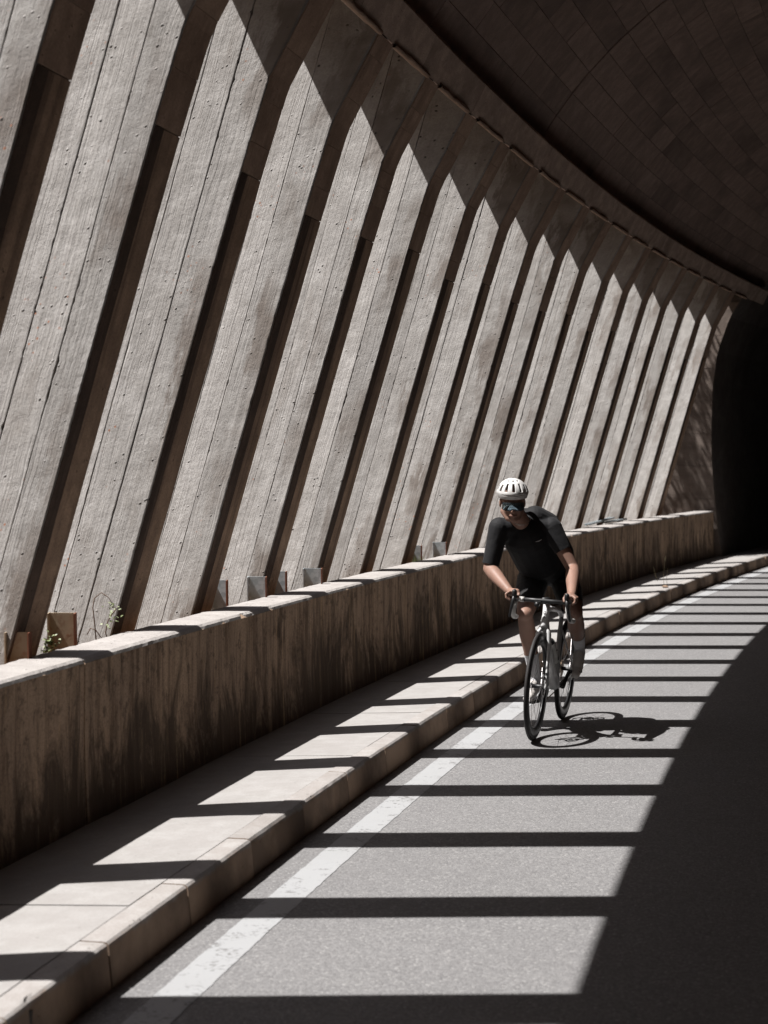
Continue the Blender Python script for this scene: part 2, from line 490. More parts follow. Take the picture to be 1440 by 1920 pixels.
# kerb: bedding + individual stones
kp = lambda d: [(0 + d, -.05), (.012 + d, KHK - .03 - d), (.05 + d, KHK - .007 - d), (.116, KHK - d), (.116, -.05)]
kb = sweep('kerb', kp(.008), -58, 76, .5, M['vault_gap']); tag(kb, kind='structure')
random.seed(11)
def kerb_stone(s0, s1):
    a = random.uniform(-.003, .003); c = random.uniform(-.002, .003)
    prof = [(a - .004, -.05), (.014 + a, KHK - .022), (.017 + a, KHK - .009), (.026 + a, KHK - .001 + c), (.04, KHK + c), (.109, KHK + c), (.109, -.05)]
    def jit(s, k):
        if k in (1, 2, 3):
            q = noise.noise(Vector((s * 11, k, 1))) * .0018
            q2 = max(0, noise.noise(Vector((s * 7, 7, s0))) - .5) * .05
            return (q + q2, -abs(q) - q2 * .6)
        return (0, 0)
    return sweep('kerb_stone', prof, s0 + .004, s1 - .004, .03 if s0 < 16 else .12, M['kerb'], kb, jit=jit)
s = 5.965 - 12 * .8
while s < 44:
    kerb_stone(s, s + .8); s += .8
rest = sweep('kerb_run', [(0, -.05), (.016, KHK - .012), (.03, KHK), (.109, KHK), (.109, -.05)], 44, 76, .5, M['kerb'], kb); rest['kind'] = 'stuff'

# pavement: base + slabs cast between joints
pv = sweep('pavement', [(.117, KHK - .02), (WALL - .002, KH - .02), (WALL - .002, -.05), (.117, -.05)], -58, 76, .5, M['vault_gap']); tag(pv, kind='structure')
s = 8.05 - 10 * 1.62
while s < 44:
    dz = random.uniform(-.002, .002)
    sl_ = MB()
    sl_.grid(list(np.linspace(s + .003, s + 1.617, 14)), [.113, .35, .55, WALL + .004], lambda a, o: PT(a, o, kz(o) + dz + noise.noise(Vector((a * 1.3, o * 2, 0))) * .002), uvfn=lambda a, o: (a * K, o * K))
    sl_.grid([s + .003, s + 1.617], [KHK - .03, KHK + dz], lambda a, z: PT(a, .113, z))
    for a in (s + .003, s + 1.617):
        sl_.grid([.113, WALL + .004], [-.03, dz], lambda o, z, a=a: PT(a, o, kz(o) + z))
    sl_.build('paving_slab', M['pave'], pv)
    s += 1.62

# ------------------------------------------------------------------ parapet wall
par = empty('parapet_wall', PT(14, WALL + .1, KH)); PL = Vector(par.location)
tag(par, 'low brown-stained concrete parapet wall with pale coping along the pavement', 'wall')
def place(o, root):      # the meshes are in world metres; hang them on their thing
    o.parent = root
    o.matrix_parent_inverse = root.matrix_basis.inverted() if False else Matrix.Translation(-Vector(root.location))
    return o
s = 9.03 - 12 * 1.19
random.seed(5)
while s < S_END - .2:
    e = min(s + 1.19, S_END)
    d = random.uniform(-.0025, .0025)
    prof = [(WALL - .012 + d, KH - .04), (WALL + .002 + d, .45), (WALL + d, PZ - .022), (WALL + .02, PZ - .004 - .0), (WALL + .03, PZ - .004), (WALL + PARW - .02, PZ - .004), (WALL + PARW, -.05)]
    o_ = sweep('wall_segment', prof, s + .0025, e - .0025, .2, M['parapet']); place(o_, par)
    # coping: the rough pale top with a chamfered front arris
    cp = MB()
    us = list(np.linspace(s + .0015, e - .0015, 34 if s < 20 else 14))
    vs = [0, 1, 2, 3, 4]
    def cf(a, k, d=d):
        q = noise.noise(Vector((a * 13, k, 2))) * .004
        ch = max(0, noise.noise(Vector((a * 6, 9, 4))) - .35) * .03
        P = [(WALL + d - .001 + ch * .3, PZ - .021 + q * .8 - ch), (WALL + d + .006 + ch + abs(q) * .4, PZ - .008 + q * .6 - ch * .4), (WALL + .024 + q, PZ + .001), (WALL + .13, PZ + .002 + q * .3), (WALL + PARW + .001, PZ + q)]
        return PT(a, *P[int(k)])
    cp.grid(us, vs, cf, uvfn=lambda a, k: (a * K, [0, .015, .03, .14, .25][int(k)] * K))
    place(cp.build('coping', M['coping'], None), par)
    s = e
# ------------------------------------------------------------------ leaning fins
PROF = [(-.05, 1.405), (.82, 1.1485), (1.6, .921), (2.29, .718), (3.02, .500), (3.44, .366), (3.50, .342), (3.945, .097), (3.965, .13), (4.5, .20)]
PZs = np.array([p[0] for p in PROF]); POs = np.array([p[1] for p in PROF])
def oi(z): return float(np.interp(z, PZs, POs))
WF, DN, DF = .50, .105, .175
def osl(z): return 1.1485 - .2925 * (z - .82)      # straight line of the slab, before the haunch
ZT = 4.34
def fin_base(i):
    x, y, h = FR(FS0 + FP * i)
    return x, y, h
# local frame of a fin: x along the road, y outward, z up; all in metres
def make_fin(seed, zt=ZT):
    rnd = random.Random(seed)
    # core
    mb = MB()
    zs = list(np.linspace(-.05, zt, 40))
    def ring(z):
        a = oi(z) - 1.1485; ao = osl(z) - 1.1485
        return [(0.004, a + .004), (FT - .004, a + .004), (DF, ao + WF), (DN + .004, ao + WF)]
    for z in zs:
        for (x, y) in ring(z): mb.v.append((x * K, y * K, z * K))
    for j in range(len(zs) - 1):
        for k in range(4):
            k2 = (k + 1) % 4
            a = j * 4
            L = [FT, .5, .2, .5][k]
            mb.quad([a + k, a + k2, a + 4 + k2, a + 4 + k], [(k * .7, zs[j] * K), (k * .7 + L, zs[j] * K), (k * .7 + L, zs[j + 1] * K), (k * .7, zs[j + 1] * K)])
    mb.quad([3, 2, 1, 0], [(0, 0)] * 4); b = (len(zs) - 1) * 4; mb.quad([b, b + 1, b + 2, b + 3], [(0, 0)] * 4)
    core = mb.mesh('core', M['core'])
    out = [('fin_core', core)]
    # boards on the wide face
    nb = rnd.choice([3, 3, 4])
    cuts = [0]
    for k in range(nb - 1): cuts.append((k + 1) / nb + rnd.uniform(-.05, .05))
    cuts.append(1)
    zs = list(np.linspace(-.05, zt, 210))
    for k in range(nb):
        th = rnd.uniform(.008, .014)
        g0 = .0012 if k else 0; g1 = .0012 if k < nb - 1 else 0
        tw = rnd.uniform(-.003, .003)
        mb = MB()
        so = rnd.uniform(0, 100)
        wgap = rnd.uniform(.6, 1.6)
        def face(c, z, k=k, th=th, so=so, tw=tw, g0=g0, g1=g1):
            # c in 0..1 across the board
            mm = .35 + 2.2 * max(0, noise.noise(Vector((so, z * .7, 8))))
            e0 = noise.noise(Vector((so, z * 3, 0))) * .002 + max(0, noise.noise(Vector((so, z * 22, 1))) - .1) * .012 * mm
            e1 = noise.noise(Vector((so + 5, z * 3, 0))) * .002 + max(0, noise.noise(Vector((so + 5, z * 22, 1))) - .1) * .012 * mm
            w0 = cuts[k] * WF + g0 * wgap + e0; w1 = cuts[k + 1] * WF - g1 * wgap - e1
            if k == 0: w0 = min(0, oi(z) - osl(z)) - .002 + abs(e0) * .9
            wv = w0 + (w1 - w0) * c
            f = wv / WF
            a = osl(z) - 1.1485
            d = th + tw * (c - .5) + noise.noise(Vector((so + c * 1.5, z * 1.2, 4))) * .0022 + noise.noise(Vector((so + c * 6, z * 9, 4))) * .0008
            if c < .005 or c > .995: d -= .0015
            nx, ny = -WF, DN
            L = math.hypot(nx, ny)
            return ((DN * f + nx / L * d) * K, (a + wv + ny / L * d) * K, z * K)
        cs = [0, .02, .5, .98, 1]
        bw = (cuts[k + 1] - cuts[k]) * WF
        mb.grid(cs, zs, face, uvfn=lambda c, z, k=k: ((cuts[k] * WF + c * bw) * K, z * K), flip=False)
        # board flanks
        def flank(cc):
            def fn(t_, z):
                p = face(cc, z)
                n_ = math.hypot(WF, DN)
                return (p[0] + WF / n_ * t_ * .022, p[1] - DN / n_ * t_ * .022, p[2])
            return fn
        mb.grid([0, 1], zs, flank(0), uvfn=lambda c, z: (c * .02, z * K), flip=True)
        mb.grid([0, 1], zs, flank(1), uvfn=lambda c, z: (c * .02, z * K))
        out.append(('board', mb.mesh('board', M['board'])))
    # boards on the narrow road-side edge: dark near strip, brown far strip, paler haunch above
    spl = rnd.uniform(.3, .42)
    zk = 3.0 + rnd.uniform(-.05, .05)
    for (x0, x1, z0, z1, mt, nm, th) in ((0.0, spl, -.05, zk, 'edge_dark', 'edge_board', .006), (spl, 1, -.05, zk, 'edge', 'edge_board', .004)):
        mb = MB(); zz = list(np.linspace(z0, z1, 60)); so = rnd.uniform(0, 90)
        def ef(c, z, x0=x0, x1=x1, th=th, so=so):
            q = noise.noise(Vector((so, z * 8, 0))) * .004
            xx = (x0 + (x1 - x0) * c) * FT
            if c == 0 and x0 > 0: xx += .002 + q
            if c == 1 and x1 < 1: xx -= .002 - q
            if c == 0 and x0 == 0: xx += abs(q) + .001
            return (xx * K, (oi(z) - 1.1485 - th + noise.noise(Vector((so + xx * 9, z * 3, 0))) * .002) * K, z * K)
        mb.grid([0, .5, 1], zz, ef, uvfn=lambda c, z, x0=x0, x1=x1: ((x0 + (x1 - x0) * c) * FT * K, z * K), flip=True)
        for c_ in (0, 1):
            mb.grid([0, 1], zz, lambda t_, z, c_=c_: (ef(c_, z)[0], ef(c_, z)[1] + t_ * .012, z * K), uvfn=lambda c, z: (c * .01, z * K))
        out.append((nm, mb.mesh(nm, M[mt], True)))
    z0 = zk + .006
    while z0 < 3.93:
        z1 = min(z0 + rnd.uniform(.09, .26), 3.94)
        if 3.94 - z1 < .08: z1 = 3.94
        mb = MB(); th = rnd.uniform(.005, .0075)
        zz = list(np.linspace(z0, z1 - .003, 5))
        ef = lambda c, z, th=th: ((.001 + (FT - .002) * c) * K, (oi(z) - 1.1485 - th) * K, z * K)
        mb.grid([0, .5, 1], zz, ef, uvfn=lambda c, z: (c * FT * K, z * K), flip=True)
        for zc in (zz[0], zz[-1]):
            mb.grid([0, 1], [0, 1], lambda c, t_, zc=zc: (ef(c, zc)[0], ef(c, zc)[1] + t_ * .014, zc * K))
        for c_ in (0, 1):
            mb.grid([0, 1], zz, lambda t_, z, c_=c_: (ef(c_, z)[0], ef(c_, z)[1] + t_ * .014, z * K))
        out.append(('haunch_block', mb.mesh('haunch_block', M['edge_top'])))
        z0 = z1
    return out
variants = [make_fin(s_) for s_ in (1, 2, 3, 4, 5)]
FIN_L = {
 -1: 'leaning concrete fin filling the upper left corner of the photo, cut by its edge',
 0: 'leaning concrete fin whose foot stands left of the rusty steel post',
 1: 'leaning concrete fin whose foot stands beside the twig with pale leaves',
 2: 'leaning concrete fin just left of the first pair of galvanised posts',
 3: 'leaning concrete fin just right of the first pair of galvanised posts',
 4: 'leaning concrete fin just right of the grey plate post that stands in the dark',
 5: 'leaning concrete fin second to the left of the grass tuft',
 6: 'leaning concrete fin just left of the grass tuft behind the parapet',
 7: 'leaning concrete fin just right of the farther pair of galvanised posts',
 8: 'leaning concrete fin meeting the parapet just left of the cyclist\'s arm',
 9: 'leaning concrete fin whose strip ends at the left of the cyclist\'s helmet',
 10: 'leaning concrete fin rising behind the right side of the cyclist\'s helmet',
 11: 'leaning concrete fin passing behind the cyclist\'s far shoulder',
 12: 'leaning concrete fin landing at the bluish metal rail',
 13: 'leaning concrete fin, fourth from the tunnel mouth, right of the bluish rail',
 14: 'leaning concrete fin, third from the tunnel mouth',
 15: 'leaning concrete fin, second from the tunnel mouth',
 16: 'leaning concrete fin nearest the tunnel mouth, crossed by leafy shadows',
}
for i in range(-11, 17):
    sh = {0: -.03, -1: -.08, -2: -.20}.get(i, -.24 if i < 0 else 0)
    x, y, h = FR(FS0 + FP * i + sh)
    base = PT(FS0 + FP * i + sh, 1.1485, 0)
    f = empty('concrete_fin', base, R(90) - h)
    if i in FIN_L: tag(f, FIN_L[i], 'concrete fin', 'leaning concrete fins along the open side')
    else: tag(f, 'leaning concrete fin of the row, before the left edge of the view', 'concrete fin', 'leaning concrete fins along the open side')
    for nm, me in variants[(i * 7 + 3) % 5 if i != 0 else 1]:
        link(bpy.data.objects.new(nm, me), f)

# ------------------------------------------------------------------ beam over the fins, roof
beam = empty('edge_beam', PT(14, .3, 3.95)); tag(beam, 'brown concrete beam running along the tops of the fins', 'beam')
bprof = [(.115, 3.965), (.016, 4.15), (.10, 4.175), (.22, 4.31), (.45, 4.31), (.45, 5.0), (.89, 4.9), (.80, 4.35), (.25, 4.325), (.165, 3.985)]
o_ = sweep('beam_body', bprof, -14, S_END, .5, M['beam']); place(o_, beam)
random.seed(8)
s = FS0 - 18 * FP
k = 0
while s < S_END - .1:
    e = min(s + FP * random.choice([.62, .8, 1.0, 1.25]), S_END)
    t_ = random.uniform(.004, .010)
    mb = MB(); us = list(np.linspace(s + .002, e - .002, 8))
    prof = [(.10 - t_ * .3, 3.95), (.085 - t_, 3.985), (.008 - t_, 4.14), (.006, 4.158), (.04, 4.166)]
    ac = [0, .05, .3, .33, .37]
    mb.grid(us, [0, 1, 2, 3, 4], lambda a, q, prof=prof: PT(a, *prof[int(q)]), uvfn=lambda a, q: (a * K, ac[int(q)] * K))
    for a in (s + .002, e - .002):
        b = len(mb.v); mb.v += [PT(a, *p) for p in prof[:4]] + [PT(a, .03, 4.14), PT(a, .12, 3.95)]
        mb.quad([b, b + 1, b + 2, b + 3, b + 4, b + 5], [(0, 0)] * 6)
    place(mb.build('fascia_panel', M['beam'], None, False, fix=False), beam)
    s = e
for i in range(-11, 17):      # ragged ledge of spilled concrete between two fins
    a0 = FS0 + FP * i + FT + .02; a1 = FS0 + FP * (i + 1) + .012
    if a1 > S_END: break
    mb = MB(); us = list(np.linspace(a0, a1, 16)); ph = random.uniform(0, 50)
    def lf(a, q):
        n1 = noise.noise(Vector((a * 7, ph, 0))) * .008
        th = q / 6 * 2 * math.pi
        rr = .017 + n1 * .6
        return PT(a, .098 + rr * math.cos(th) - .004, 3.945 + rr * math.sin(th) + n1)
    mb.grid(us, [0, 1, 2, 3, 4, 5, 6], lf)
    place(mb.build('ledge', M['edge_top'], None, True), beam)

# vault: centre and radius in the cross-section
VO, VZ, VR = -2.985, 2.28, 3.63
def vp(s, a, r=VR):   # a = angle from the outward horizontal, radians
    return PT(s, VO + r * math.cos(a), VZ + r * math.sin(a))
vault = empty('vault', PT(14, -2.9, 4)); vault.name = 'ceiling_vault'
tag(vault, 'dark brown barrel-vaulted concrete ceiling cast in rows of boards', 'ceiling')
a_st = math.asin((4.215 - VZ) / VR)
# shell behind the panels, from behind the beam, over the road, down the mountain-side wall
mb = MB()
angs = list(np.linspace(math.asin((4.19 - VZ) / (VR + .02)), math.pi, 40))
sv = list(np.arange(-58, 77, 1.0))
shell = [(VO + (VR + .02) * math.cos(a), VZ + (VR + .02) * math.sin(a)) for a in angs] + [(VO - VR - .02, -.05)]
outer = [(VO - VR - .6, -.05), (VO - VR - .6, VZ + 1)] + [(VO + (VR + .6) * math.cos(a), VZ + (VR + .6) * math.sin(a)) for a in np.linspace(math.pi * .9, .75, 12)] + [(.47, 5.0), (.47, 4.9), (.47, 4.4)]
o_ = sweep('vault_shell', shell + outer, -14, S_END, 1.0, M['vault_gap']); place(o_, vault)
# board panels
random.seed(21)
NB = 44
da = (math.pi - a_st) / NB
s_j = 15.3           # expansion joint seen across the ceiling
panels = []
for r_ in range(NB):
    for seg in ((-13.5, s_j - .02), (s_j + .02, S_END)):
        s = seg[0] + random.uniform(0, .5)
        st = seg[0]
        first = True
        while st < seg[1] - .05:
            L = random.choice([.75, 1.0, 1.3, 1.6])
            e = min(st + L, seg[1])
            if seg[1] - e < .3: e = seg[1]
            panels.append((r_, st, e)); st = e
def panel_faces(mb, r_, s0, s1):
    a0 = a_st + da * r_ + .0006; a1 = a_st + da * (r_ + 1) - .0006
    if r_ == 15: a1 -= .010         # wide longitudinal joint
    if r_ == 0: pass
    dr = random.uniform(-.002, .002)
    g_ = .004
    p = [(s0 + g_ * .5, a0), (s1 - g_ * .5, a0), (s1 - g_ * .5, a1), (s0 + g_ * .5, a1)]
    b = len(mb.v)
    mid = (s0 + s1) / 2
    for (s_, a_) in p: mb.v.append(vp(s_, a_, VR + dr))
    for (s_, a_) in p: mb.v.append(vp(s_, a_, VR + .022))
    uv = [(a_ * VR * K * 1.0, s_ * K) for (s_, a_) in p]
    mb.quad([b, b + 1, b + 2, b + 3], uv)
    for k in range(4):
        k2 = (k + 1) % 4
        mb.quad([b + k2, b + k, b + 4 + k, b + 4 + k2], [uv[k2], uv[k], uv[k], uv[k2]])
def in_view(r_, s0, s1):
    a = a_st + da * (r_ + .5)
    x, y, z = vp((s0 + s1) / 2, a)
    if y < 3: return None
    px = 720 + 3500 * x / y; py = 852 - 3500 * (z - EYE) / y
    if -20 < px < 1460 and -20 < py < 700: return y
    return None
vis = sorted([(in_view(*p), p) for p in panels if in_view(*p)], key=lambda t: t[0])
single = set(p for _, p in vis[:290])
rest = MB()
for p in panels:
    if p in single:
        mb = MB(); panel_faces(mb, *p); place(mb.build('board_panel', M['vault']), vault)
    else: panel_faces(rest, *p)
o_ = rest.build('board_lining', M['vault']); o_['kind'] = 'stuff'; place(o_, vault)

# mountain-side wall
sw = sweep('mountain_side_wall', [(VO - VR, -.05), (VO - VR + .05, .05), (VO - VR + .02, VZ - .02), (VO - VR - .3, VZ - .02), (VO - VR - .3, -.05)], -58, 77, 1, M['vault']); 
tag(sw, 'dark concrete wall on the mountain side of the road', 'wall')
# ------------------------------------------------------------------ closed tunnel ahead, and an unseen one added behind to keep light out
LIN = [(.70, -.05), (.79, .5), (.85, 1.1), (.885, 1.7), (.885, 2.1), (.865, 2.75), (.79, 3.25), (.60, 3.78), (.38, 4.12), (.12, 4.30)]
VA = [(VO + VR * .985 * math.cos(a), VZ + VR * .985 * math.sin(a)) for a in np.linspace(math.asin((4.36 - VZ) / VR), math.pi, 22)]
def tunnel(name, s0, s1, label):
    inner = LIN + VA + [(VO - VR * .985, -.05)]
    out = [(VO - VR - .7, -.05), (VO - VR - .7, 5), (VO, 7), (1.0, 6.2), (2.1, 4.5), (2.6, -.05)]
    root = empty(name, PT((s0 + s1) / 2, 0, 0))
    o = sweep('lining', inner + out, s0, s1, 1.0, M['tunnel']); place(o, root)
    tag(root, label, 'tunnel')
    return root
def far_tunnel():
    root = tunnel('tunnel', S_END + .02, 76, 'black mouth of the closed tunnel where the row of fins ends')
    # portal wall facing the camera, board marked, catches broken light
    mb = MB()
    O = [(o, z) for (o, z) in LIN if z > -.1]
    zs = [-.05, .5, 1.1, 1.7, 2.1, 2.75, 3.25, 3.78, 4.0]
    th = .06
    for j in range(8):
        z0 = 4.0 / 8 * j; z1 = 4.0 / 8 * (j + 1) - .004
        pm = MB()
        zz = np.linspace(z0, z1, 4)
        io = lambda z: float(np.interp(z, [p[1] for p in LIN], [p[0] for p in LIN]))
        d = random.uniform(0, .005)
        pm.grid([0, 1], list(zz), lambda t_, z, d=d: PT(S_END - th - d, io(z) + (3.2 - io(z)) * t_ - .012, z), uvfn=lambda t_, z: (z * K, t_ * 2.3 * K))
        pm.grid([0, 1], list(zz), lambda t_, z, d=d: PT(S_END - th - d + t_ * (th + d + .02), io(z) - .012, z), uvfn=lambda t_, z: (t_ * .1, z * K), flip=True)
        for zc in (zz[0], zz[-1]):
            pm.grid([0, 1], [0, 1], lambda t_, q, zc=zc, d=d: PT(S_END - th - d + q * .06, io(zc) + (3.2 - io(zc)) * t_ - .012, zc))
        place(pm.build('portal_panel', M['portal']), root)
    return root
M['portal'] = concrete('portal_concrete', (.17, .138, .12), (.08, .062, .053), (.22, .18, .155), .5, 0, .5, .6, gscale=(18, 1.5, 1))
far_tunnel()
tn = tunnel('tunnel', -58, -14.02, 'unseen tunnel section added behind the camera to keep light out')

# ------------------------------------------------------------------ guard-rail posts behind the parapet
def post(s, o, zt, w_, kind, rz, label, lean=0.03):
    root = empty('rail_post', PT(s, o, .2), 0)
    x, y, h = FR(s)
    root.rotation_euler = (R(0), -lean - (zt * 97 % 1) * .07, R(90) - h + rz)
    hh = (zt - .2) * K
    wd = w_ * K
    mt = M['rust'] if kind == 'rust' else M['galv']
    mb = MB(); mb.box(-.003, .003, -wd / 2, wd / 2, 0, hh); mb.build('web', mt, root)
    for sg, nm in ((-1, 'flange'), (1, 'flange')):
        mb = MB(); mb.box(-.045, .003, sg * wd / 2 - .003, sg * wd / 2 + .003, 0, hh + .002)
        mb.build(nm, M['rust_edge'] if sg < 0 else mt, root)
    tag(root, label, 'post', 'guard rail posts behind the parapet')
    return root
Fs = lambda i: FS0 + FP * i
post(Fs(.02), 1.105, .93, .10, 'rust', .1, 'rusty steel post cut off by the left edge of the photo')
post(Fs(.70), 1.24, .945, .125, 'rust', .15, 'rusty steel post with a diagonal shadow, left of the leafy twig')
post(Fs(2.66), 1.25, .94, .09, 'galv', .1, 'grey galvanised post, left one of the first pair, half hidden by a fin')
post(Fs(2.93), 1.12, .945, .11, 'galv', .15, 'grey galvanised post, right one of the first pair, with a diagonal shadow')
post(Fs(3.52), 1.20, .93, .09, 'galv', .1, 'dark galvanised post standing in the shade between the fins')
post(Fs(3.93), 1.12, .925, .12, 'galv', .15, 'grey galvanised post standing alone right of the shaded one')
post(Fs(6.60), 1.21, .925, .10, 'galv', .1, 'grey galvanised post beside the grass tuft')
post(Fs(6.97), 1.12, .93, .11, 'galv', .15, 'grey galvanised post, farthest one to the left of the cyclist')
# bent rail piece lying on the parapet beyond the cyclist
rt = empty('guard_rail', PT(Fs(12.9), 1.16, PZ + .03)); tag(rt, 'bluish galvanised rail lying behind the parapet right of the cyclist', 'rail')
for k_, (a0, a1, zz0, zz1, oo) in enumerate(((12.35, 13.6, .835, .875, 1.10), (13.1, 14.2, .83, .835, 1.09))):
    mb = MB()
    us = np.linspace(Fs(a0), Fs(a1), 6)
    W_ = [(-.0, 0), (.02, .018), (.045, .018), (.065, 0), (.085, .0), (.105, .018), (.125, .018)]
    mb.grid(list(us), list(range(len(W_))), lambda a, q: PT(a, oo + W_[int(q)][0] * .5 - .02, zz0 + (zz1 - zz0) * (a - us[0]) / (us[-1] - us[0]) + W_[int(q)][1]))
    place(mb.build('rail_sheet', M['galv']), rt)

# ------------------------------------------------------------------ plants
def leafmat(name, a, b_):
    t = NT(name); co = t.coord('Object'); f = t.noise(co, 25, 2)
    c = t.mix(t.ramp(f, [(.3, 0.0), (.7, 1.0)]), a, b_)
    m = t.fin(c, .5, None, 0, .4)
    t.b.inputs['Subsurface Weight'].default_value = 0
    return m
M['leaf'] = leafmat('pale_green_leaf', (.11, .14, .045), (.25, .28, .16))
M['leaf_tree'] = leafmat('tree_leaf', (.035, .06, .015), (.08, .11, .035))
M['twig'] = plain('brown_twig', (.12, .07, .045), .8)
M['bark'] = plain('grey_bark', (.16, .13, .10), .9, bump=.5, bscale=20)
M['straw'] = plain('dry_straw', (.38, .33, .2), .7)
M['blade'] = plain('grass_blade', (.11, .14, .04), .6)
def leaf(mb, p, d, n, L, W):
    p = Vector(p); d = Vector(d).normalized(); sd = d.cross(Vector(n)).normalized() * W
    up = sd.cross(d).normalized() * L * .12
    b = len(mb.v)
    for q in (p, p + d * L * .35 + sd + up, p + d * L * .7 + sd * .75 + up, p + d * L, p + d * L * .7 - sd * .75 + up, p + d * L * .35 - sd + up): mb.v.append(tuple(q))
    mb.quad([b, b + 1, b + 2, b + 3, b + 4, b + 5], [(0, 0)] * 6)
random.seed(4)
def U(px, py, s, o):   # world point in the vertical plane of offset o at about s (real depth, used for small plants)
    p = PT(s, o, 0); D = p[1]
    return Vector(((px - 720) / 3500 * D, D, EYE - (py - 852) / 3500 * D))
pl = empty('twig_plant', PT(Fs(1.0), 1.30, .2)); tag(pl, 'thin leaning twig with a clump of pale green leaves behind the parapet', 'plant')
mb = MB()
tw1 = [(180, 1200), (178, 1175), (174, 1140), (177, 1122), (190, 1111), (203, 1120), (212, 1133), (217, 1142)]
q = [U(a, b_, Fs(.92), 1.26) for a, b_ in tw1]; mb.tube(q, [.0035 - .0003 * k for k in range(len(q))], 6)
tw2 = [(203, 1200), (199, 1185), (203, 1165), (212, 1150), (220, 1140)]
q2 = [U(a, b_, Fs(.92), 1.25) + Vector((0, -.02, 0)) for a, b_ in tw2]; mb.tube(q2, .003, 6)
tw3 = [(190, 1196), (180, 1182), (170, 1178), (163, 1190)]
mb.tube([U(a, b_, Fs(.92), 1.26) for a, b_ in tw3], .0025, 6)
place(mb.build('stem', M['twig'], None, True), pl)
mb = MB()
for k in range(24):
    c = U(random.gauss(210, 7), random.gauss(1148, 13), Fs(.92), 1.25) + Vector((0, random.uniform(-.03, .03), 0))
    leaf(mb, c, (random.uniform(-1, 1), random.uniform(-1, .2), random.uniform(-.4, .7)), (random.uniform(-.5, .5), -.6, .8), random.uniform(.012, .026), random.uniform(.004, .008))
place(mb.build('leaves', M['leaf']), pl)
pl = empty('ground_weed', PT(Fs(.55), 1.30, .2)); tag(pl, 'low pale green weed at the foot of the rusty post', 'plant')
mb = MB()
for k in range(60):
    c = U(random.gauss(92, 9) if k < 70 else random.gauss(162, 4), random.gauss(1207, 8), Fs(.62), 1.27)
    leaf(mb, c, (random.uniform(-1, 1), random.uniform(-1, .2), random.uniform(-.2, .9)), (random.uniform(-.5, .5), -.6, .8), random.uniform(.012, .03), random.uniform(.004, .009))
    if k % 6 == 0: mb.tube([c, c - Vector((0, 0, .12))], .0015, 4)
place(mb.build('leaves', M['leaf']), pl)
def tuft(name, s, o, z, n, hgt, mat, label, spread=.05, seed=1):
    rnd = random.Random(seed)
    root = empty(name, PT(s, o, z)); tag(root, label, 'grass'); mb = MB()
    for k in range(n):
        a = rnd.uniform(0, 6.28); r = rnd.uniform(0, spread)
        b0 = Vector((math.cos(a) * r, math.sin(a) * r, 0)); hh = hgt * rnd.uniform(.5, 1)
        bend = Vector((rnd.uniform(-.3, .3), rnd.uniform(-.3, .3), 0)) * hh
        pts = [b0, b0 + Vector((0, 0, hh * .5)) + bend * .3, b0 + Vector((0, 0, hh)) + bend]
        mb.tube(pts, [.0022, .0018, .0005], 4)
    mb.build('blades', mat, root)
    return root
tuft('grass_tuft', Fs(6.42), 1.17, .70, 34, .17, M['blade'], 'green grass tuft behind the parapet beside the grey posts', .10, 3)
st = empty('dry_grass_stalk', PT(22.4, .19, KHK)); tag(st, 'tall dry grass stalks growing from the pavement joint by the kerb', 'grass')
mb = MB()
def L3(px, py): return U(px, py, 22.45, .2) - Vector(st.location)
for pts in ([(1245, 1101), (1244, 1080), (1246, 1060), (1247, 1045)], [(1251, 1101), (1250, 1082), (1252, 1066)], [(1233, 1090), (1228, 1075), (1225, 1062)]):
    mb.tube([L3(*p) for p in pts], [.0028, .002, .0015, .001][:len(pts)], 4)
mb.tube([L3(1247, 1052), L3(1247.3, 1047), L3(1247.6, 1042)], [.003, .008, .002], 5)
mb.build('stalks', M['straw'], st)
bm = bmesh.new(); bmesh.ops.create_icosphere(bm, subdivisions=2, radius=.04)
for v in bm.verts: v.co *= 1 + noise.noise(v.co * 30) * .35; v.co.z *= .45
me = bpy.data.meshes.new('pebble'); bm.to_mesh(me); bm.free(); me.materials.append(M['kerb'])
pb = link(bpy.data.objects.new('pebble', me)); pb.location = PT(22.1, .10, KHK + .012); tag(pb, 'small pale stone on the kerb beside the dry stalks', 'stone')

# trees outside the far end: their crowns break the sun on the last fins and the portal wall
def tree(s, o, hgt, cr, seed, label, nl=2600):
    rnd = random.Random(seed)
    z0 = .2 if o < 4.5 else .25 - (o - 4.5) * .715
    root = empty('tree', PT(s, o, z0)); tag(root, label, 'tree')
    tr = MB()
    top = Vector((rnd.uniform(-.3, .3), rnd.uniform(-.3, .3), hgt))
    tp = [Vector((0, 0, -.3)), Vector((.05, .03, hgt * .35)), top * .75, top]
    tr.tube(tp, [.10, .075, .045, .012], 8)
    lv = MB()
    for k in range(16):
        f = rnd.uniform(.45, .98); p = top * f
        a = rnd.uniform(0, 6.28); d = Vector((math.cos(a), math.sin(a), rnd.uniform(.0, .7))).normalized()
        L = cr * rnd.uniform(.6, 1.0) * (1.25 - f * .5)
        e = p + d * L
        m_ = p + d * L * .5 + Vector((0, 0, -.08))
        tr.tube([p, m_, e], [.022, .013, .004], 5)
        for j in range(nl // 16):
            t_ = rnd.uniform(.25, 1.05)
            c = p + (e - p) * t_ + Vector((rnd.gauss(0, .16), rnd.gauss(0, .16), rnd.gauss(0, .13)))
            leaf(lv, c, (rnd.uniform(-1, 1), rnd.uniform(-1, 1), rnd.uniform(-.8, .3)), (rnd.uniform(-.5, .5), rnd.uniform(-.5, .5), 1), rnd.uniform(.05, .09), rnd.uniform(.012, .024))
    tr.build('trunk', M['bark'], root, True)
    lv.build('crown', M['leaf_tree'], root)
    return root
